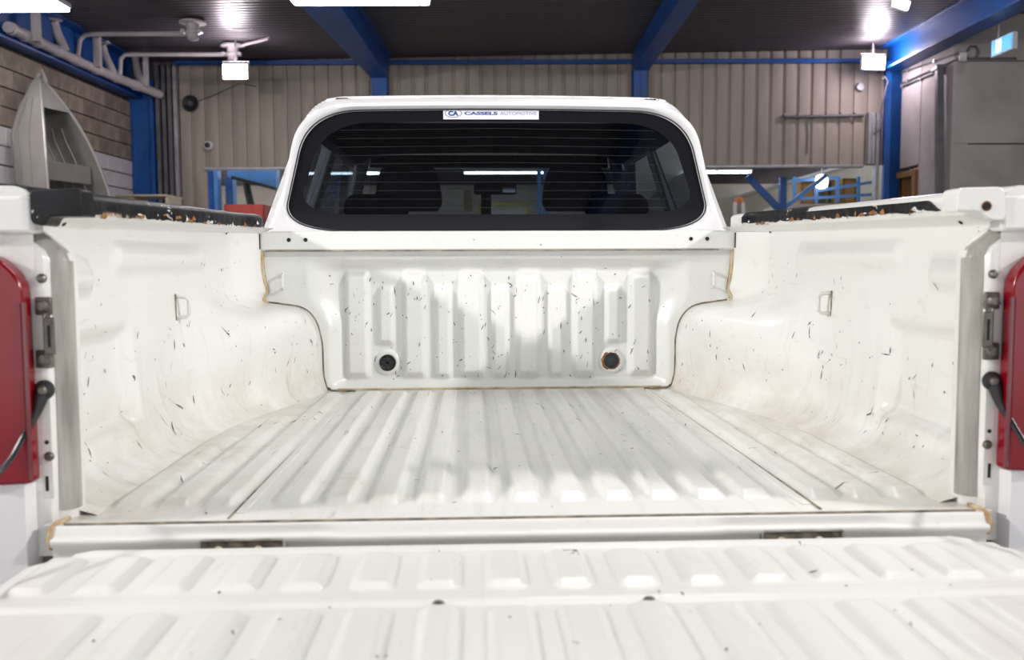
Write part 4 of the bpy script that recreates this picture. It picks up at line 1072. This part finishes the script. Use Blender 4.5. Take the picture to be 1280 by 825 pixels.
# ---- cab: rear face, roof, sides
TILT = .13
def yw_(z, y0): return y0 + (z-.50)*TILT
OUT = [(-.812, .42), (.812, .42), (.622, .957), (-.622, .957)]
def outl(grow, r): return rpoly([(-.812-grow, .42), (.812+grow, .42), (.622+grow*.9, .957+grow), (-.622-grow*.9, .957+grow)], [.02, .02, r, r], 14)
WIN = [(-.712, .513), (.712, .513), (.628, .908), (-.628, .908)]
def winl(sh, *_): return rpoly([(-.712+sh, .513+sh), (.712-sh, .513+sh), (.628-sh, .908-sh), (-.628+sh, .908-sh)], [(.10, .24), (.24, .10), (.14, .17), (.17, .14)], 14)
def crown(x, z, on=1): return z + (.009*(1-(x/.62)**2) if z > .7 and on and abs(x) < .62 else 0)
def ring3(p2, y0): return [(x, yw_(z, y0), crown(x, z)) for x, z in p2]
# same point spacing along the straight runs
def dense(p2, n=8):
    o_ = []; m_ = len(p2); c4 = m_//4
    for i in range(m_):
        a_, b_2 = p2[i], p2[(i+1) % m_]; o_.append(a_)
        if (i+1) % c4 == 0:
            for k_ in range(1, n): o_.append((a_[0]+(b_2[0]-a_[0])*k_/n, a_[1]+(b_2[1]-a_[1])*k_/n))
    return o_
rings = [ring3(dense(outl(.0, .10)), 1.72), ring3(dense(outl(-.001, .10)), 1.66), ring3(dense(outl(-.010, .095)), 1.628), ring3(dense(outl(-.020, .09)), 1.618),
         ring3(dense(winl(-.024, .15, .13)), 1.606), ring3(dense(winl(-.012)), 1.607), ring3(dense(winl(-.004)), 1.618), ring3(dense(winl(.004)), 1.632)]
b = MB().loops(rings); b.f = [tuple(reversed(f)) for f in b.f]
CR = part('cab_rear_panel', b, M['cab_paint'], T, smooth=50, label='white cab back around the rear window')
part('window_seal', MB().tube(ring3(dense(winl(-.001)), 1.619), .0022, 6, closed=True), M['black_rubber'], CR)
# roof, sides and pillars from the same outline, cell by cell so that the side windows stay open
o2 = dense(outl(-.003, .10), 8)
n_o = len(o2)
def cell(y0, y1, test):
    b = MB()
    for i in range(n_o):
        a_, b_2 = o2[i], o2[(i+1) % n_o]; zm = (a_[1]+b_2[1])/2
        if test(zm, (a_[0]+b_2[0])/2):
            q = [(a_[0], yw_(a_[1], y0), crown(*a_)), (b_2[0], yw_(b_2[1], y0), crown(*b_2)), (b_2[0], y1, crown(*b_2)), (a_[0], y1, crown(*a_))]
            b.add(q, [(0, 1, 2, 3)])
    return b
roof = MB()
for (y0, y1, f) in ((1.72, 3.05, lambda z, x: z > .86), (1.72, 1.95, lambda z, x: .56 <= z <= .86), (1.72, 3.95, lambda z, x: .43 < z < .56)):
    q = cell(y0, y1, f); roof.add(q.v, q.f)
RF = part('cab_shell', roof, M['cab_paint'], T, smooth=45)
sd = RF.modifiers.new('thickness', 'SOLIDIFY'); sd.thickness = .02; sd.offset = -1
rl2 = cell(1.74, 3.04, lambda z, x: z > .90); rl2.v = [(x*.97, y, z-.03) for x, y, z in rl2.v]; part('roof_lining', rl2, M['lining'], T)
for s in SIDES:
    part('door_pillar', MB().beam((s*.775, 2.42, .55), (s*.665, 2.42, .89), .05, .11, (0, 1, 0)), M['cab_paint'], T, bevel=.01)
    part('door_pillar', MB().beam((s*.775, 3.62, .52), (s*.60, 3.02, .93), .06, .06), M['cab_paint'], T, bevel=.01)
    sg = MB().add([(s*.768, 1.93, .56), (s*.768, 3.60, .56), (s*.645, 3.05, .90), (s*.655, 1.97, .88)], [(0, 1, 2, 3)]); part('side_window', sg, M['side_tint'], T)
    part('door_lower', MB().loops([[(s*.80, y, .44), (s*.87, y, .30), (s*.885, y, -.1), (s*.85, y, -.42)] for y in (1.62, 3.95)], close=False), M['cab_paint'], T)
    # roof channel covers
    part('roof_channel_cap', MB().box((s*.522-.020, yw_(.95, 1.66), .953), (s*.522+.020, 1.78, .962)), M['black_gloss'], T, bevel=.003)
    rb2 = rpoly([(s*.500, .955), (s*.390, .955), (s*.418, .966), (s*.48, .966)], .008, 3)
    if s < 0: rb2 = rb2[::-1]
    part('roof_ridge', MB().prism(rb2, lambda x, z: (x, 1.715, z), lambda x, z: (x, 3.0, z)), M['cab_paint'], T, bevel=.002)
    part('roof_ridge', MB().prism([(s*.545, .945), (s*.575, .945), (s*.57, .955), (s*.548, .959)][::(1 if s < 0 else -1)], lambda x, z: (x, 1.70, z), lambda x, z: (x, 3.0, z)), M['cab_paint'], T, bevel=.002)
# rear glass: black border and tinted pane with heater lines
wi = dense(winl(.002)); fi = dense(rpoly([(-.665, .568), (.665, .568), (.575, .868), (-.575, .868)], [(.09, .20), (.20, .09), (.12, .16), (.16, .12)], 14))
def gl3(p2, y0=1.626): return [(x, yw_(z, y0), crown(x, z)) for x, z in p2]
RW = part('rear_window', MB().add(gl3(fi, 1.627), [tuple(range(len(fi)))]), M['tint'], T, smooth=0, label='dark tinted rear window pane')
fb = MB().loops([gl3(wi), gl3(fi)]); fb.f = [tuple(reversed(f)) for f in fb.f]
part('glass_border', fb, M['frit'], RW, label='black border of the rear window', smooth=0)
hw_ = MB()
for z in lin(.59, .845, 10):
    xe = .655-(z-.566)/(.868-.566)*.11 - .03
    hw_.tube([(x, yw_(z, 1.6255), crown(x, z)) for x in (-xe, 0, xe)], .0006, 4)
part('heater_lines', hw_, M['interior'], RW)
# dealer sticker at the head of the glass
ys_ = yw_(.895, 1.6225)
a, b_ = tat(554, 134.3, Y=ys_), tat(673.5, 149.5, Y=ys_)
zt_, zb_ = a.z, b_.z; xl, xr = a.x, b_.x
ST = part('dealer_sticker', MB().add([(xl, yw_(zb_, 1.6225), zb_), (xr, yw_(zb_, 1.6225), zb_+.0005), (xr, yw_(zt_, 1.6225), zt_+.0005), (xl, yw_(zt_, 1.6225), zt_)], [(0, 1, 2, 3)]).add([(xl, yw_(zb_, 1.6235), zb_), (xr, yw_(zb_, 1.6235), zb_), (xr, yw_(zt_, 1.6235), zt_), (xl, yw_(zt_, 1.6235), zt_)], [(3, 2, 1, 0)]), M['sticker'], T, smooth=0, label='white sticker reading CA CASSELS AUTOMOTIVE')
def text_mb(body, x0, x1, z0, z1, bold=0.):
    cu = bpy.data.curves.new('t', 'FONT'); cu.body = body; cu.offset = bold; cu.resolution_u = 4
    o = bpy.data.objects.new('t', cu); COL.objects.link(o)
    dg = bpy.context.evaluated_depsgraph_get(); me = bpy.data.meshes.new_from_object(o.evaluated_get(dg))
    bpy.data.objects.remove(o)
    vs = [v.co.copy() for v in me.vertices]; fs = [tuple(p.vertices) for p in me.polygons]
    ax, bx_ = min(v.x for v in vs), max(v.x for v in vs); ay, by_ = min(v.y for v in vs), max(v.y for v in vs)
    mb_ = MB()
    pts = []
    for v in vs:
        z_ = z0+(v.y-ay)/(by_-ay)*(z1-z0); pts.append((x0+(v.x-ax)/(bx_-ax)*(x1-x0), yw_(z_, 1.6215), z_))
    mb_.add(pts, fs); bpy.data.meshes.remove(me); return mb_
Wd, Hd = xr-xl, zt_-zb_
def fx(t): return xl+Wd*t
def fz(t): return zb_+Hd*t
part('lettering', text_mb('CASSELS', fx(.220), fx(.568), fz(.38), fz(.66), .035), M['print_blue'], ST, smooth=0, label='bold navy lettering CASSELS')
part('lettering', text_mb('AUTOMOTIVE', fx(.595), fx(.975), fz(.39), fz(.66), -.008), M['print_grey'], ST, smooth=0, label='thin slate lettering AUTOMOTIVE')
em = text_mb('CA', fx(.052), fx(.158), fz(.30), fz(.72), .05)
part('emblem', em, M['print_blue'], ST, smooth=0)
el = MB(); cxe, cze = fx(.105), fz(.52)
rows = []
for j in range(41):
    a2 = 2*PI*j/40; rows.append([(cxe+Wd*.088*k_*math.cos(a2), yw_(cze, 1.6216)+(Hd*.37*k_*math.sin(a2))*TILT, cze+Hd*.37*(k_+(0 if k_ == 1 else -.02))*math.sin(a2)) for k_ in (1., .93)])
el.loops(rows, close=False); part('emblem_oval', el, M['print_blue'], ST, smooth=0)

# ---- cabin inside
def rounded_slab(cx, cy_, z0, z1, hw0, hw1, d, tilt):
    rings_ = []
    for z in lin(0, 1, 9):
        zz_ = z0+(z1-z0)*z; e = (1-abs(2*z-1)**4); hw_2 = (hw0+(hw1-hw0)*z)*(.80+.20*e); dd = d*(.5+.5*e)
        rings_.append([(cx+hw_2*math.copysign(abs(math.cos(a))**.5, math.cos(a)), cy_-tilt*(z1-z0)*z+dd*math.copysign(abs(math.sin(a))**.6, math.sin(a)), zz_) for a in lin(0, 2*PI, 25)[:-1]])
    return MB().loops(rings_, cap0=True, cap1=True)
for s in SIDES:
    st_ = part('front_seat', rounded_slab(s*.36, 2.75, -.05, .60, .25, .22, .07, .22), M['interior'], T)
    part('headrest', rounded_slab(s*.36, 2.58, .63, .83, .155, .12, .05, .1), M['interior'], st_)
rs = part('rear_bench', rounded_slab(0, 1.86, -.05, .57, .66, .62, .06, .1), M['interior'], T)
for x in (-.42, .42): part('headrest', rounded_slab(x, 1.80, .57, .645, .12, .10, .04, .1), M['interior'], rs)
part('dashboard', MB().prism([(3.25, .10), (3.25, .38), (3.35, .44), (3.95, .46), (3.95, .10)][::-1], lambda y, z: (-.72, y, z), lambda y, z: (.72, y, z)), M['interior'], T, bevel=.02)
mp = tat(619, 235.5, Y=3.1)
RM = part('rear_view_mirror', MB().box((mp.x-.105, 3.10, mp.z-.028), (mp.x+.105, 3.14, mp.z+.03)), M['black_plain'], T, bevel=.012)
part('mirror_glass', MB().box((mp.x+.035, 3.094, mp.z-.022), (mp.x+.10, 3.099, mp.z+.024)), M['mirror'], RM, bevel=.002)
part('mirror_stem', MB().beam((mp.x-.045, 3.12, mp.z-.16), (mp.x-.045, 3.12, mp.z-.0), .05, .03), M['black_plain'], RM)
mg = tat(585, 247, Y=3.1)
part('reflection_shape', MB().prism(rpoly([(mg.x-.02, mg.z-.07), (mg.x+.02, mg.z-.07), (mg.x+.022, mg.z+.01), (mg.x+.012, mg.z+.04), (mg.x-.016, mg.z+.04), (mg.x-.024, mg.z)], .01, 4), lambda x, z: (x, 3.09, z), lambda x, z: (x, 3.10, z)), M['thin_pale'], RM, label='small pale shape beside the mirror, added in place of a reflection')  # thin shape added in place of a pale reflection in the rear glass
ws = MB().add([(-.70, 3.72, .47), (.70, 3.72, .47), (.56, 3.05, .925), (-.56, 3.05, .925)], [(0, 1, 2, 3)]); part('windscreen', ws, M['clear'], T, smooth=0)
part('windscreen_shade_band', MB().add([(-.57, 3.055, .925), (.57, 3.055, .925), (.585, 3.13, .872), (-.585, 3.13, .872)], [(0, 1, 2, 3)]), M['frit'], T, smooth=0)
# ---- nose, bumper, chassis and wheels
part('bonnet', MB().loops([[(-.80, 3.72, .30), (-.72, 3.72, .46), (.72, 3.72, .46), (.80, 3.72, .30)], [(-.80, 4.3, .28), (-.70, 4.3, .40), (.70, 4.3, .40), (.80, 4.3, .28)], [(-.72, 4.75, .12), (-.62, 4.78, .26), (.62, 4.78, .26), (.72, 4.75, .12)]], close=False), M['cab_paint'], T)
part('nose', MB().box((-.84, 3.95, -.35), (.84, 4.78, .28)), M['cab_paint'], T, bevel=.08)
part('chassis', MB().box((-.5, .15, -.32), (.5, 4.5, -.16)), M['black_plain'], T)
part('rear_bumper', MB().box((-.86, -.10, -.36), (.86, .10, -.20)), M['cab_paint'], T, bevel=.03)
part('cab_floor', MB().box((-.78, 1.66, -.25), (.78, 3.9, -.12)), M['interior'], T)
for s in SIDES:
    for y in (1.02, 4.05):
        wv = part('wheel', MB().lathe([(.2, -.1), (.34, -.11), (.37, -.08), (.37, .08), (.34, .11), (.2, .1)], (s*.76, y, GROUND+.37), 'X', 28), M['tyre'], T)
        part('rim', MB().lathe([(.05, .02), (.19, .06), (.21, .085), (.2, .0)], (s*.78, y, GROUND+.37), (s, 0, 0), 20), M['steel'], wv)
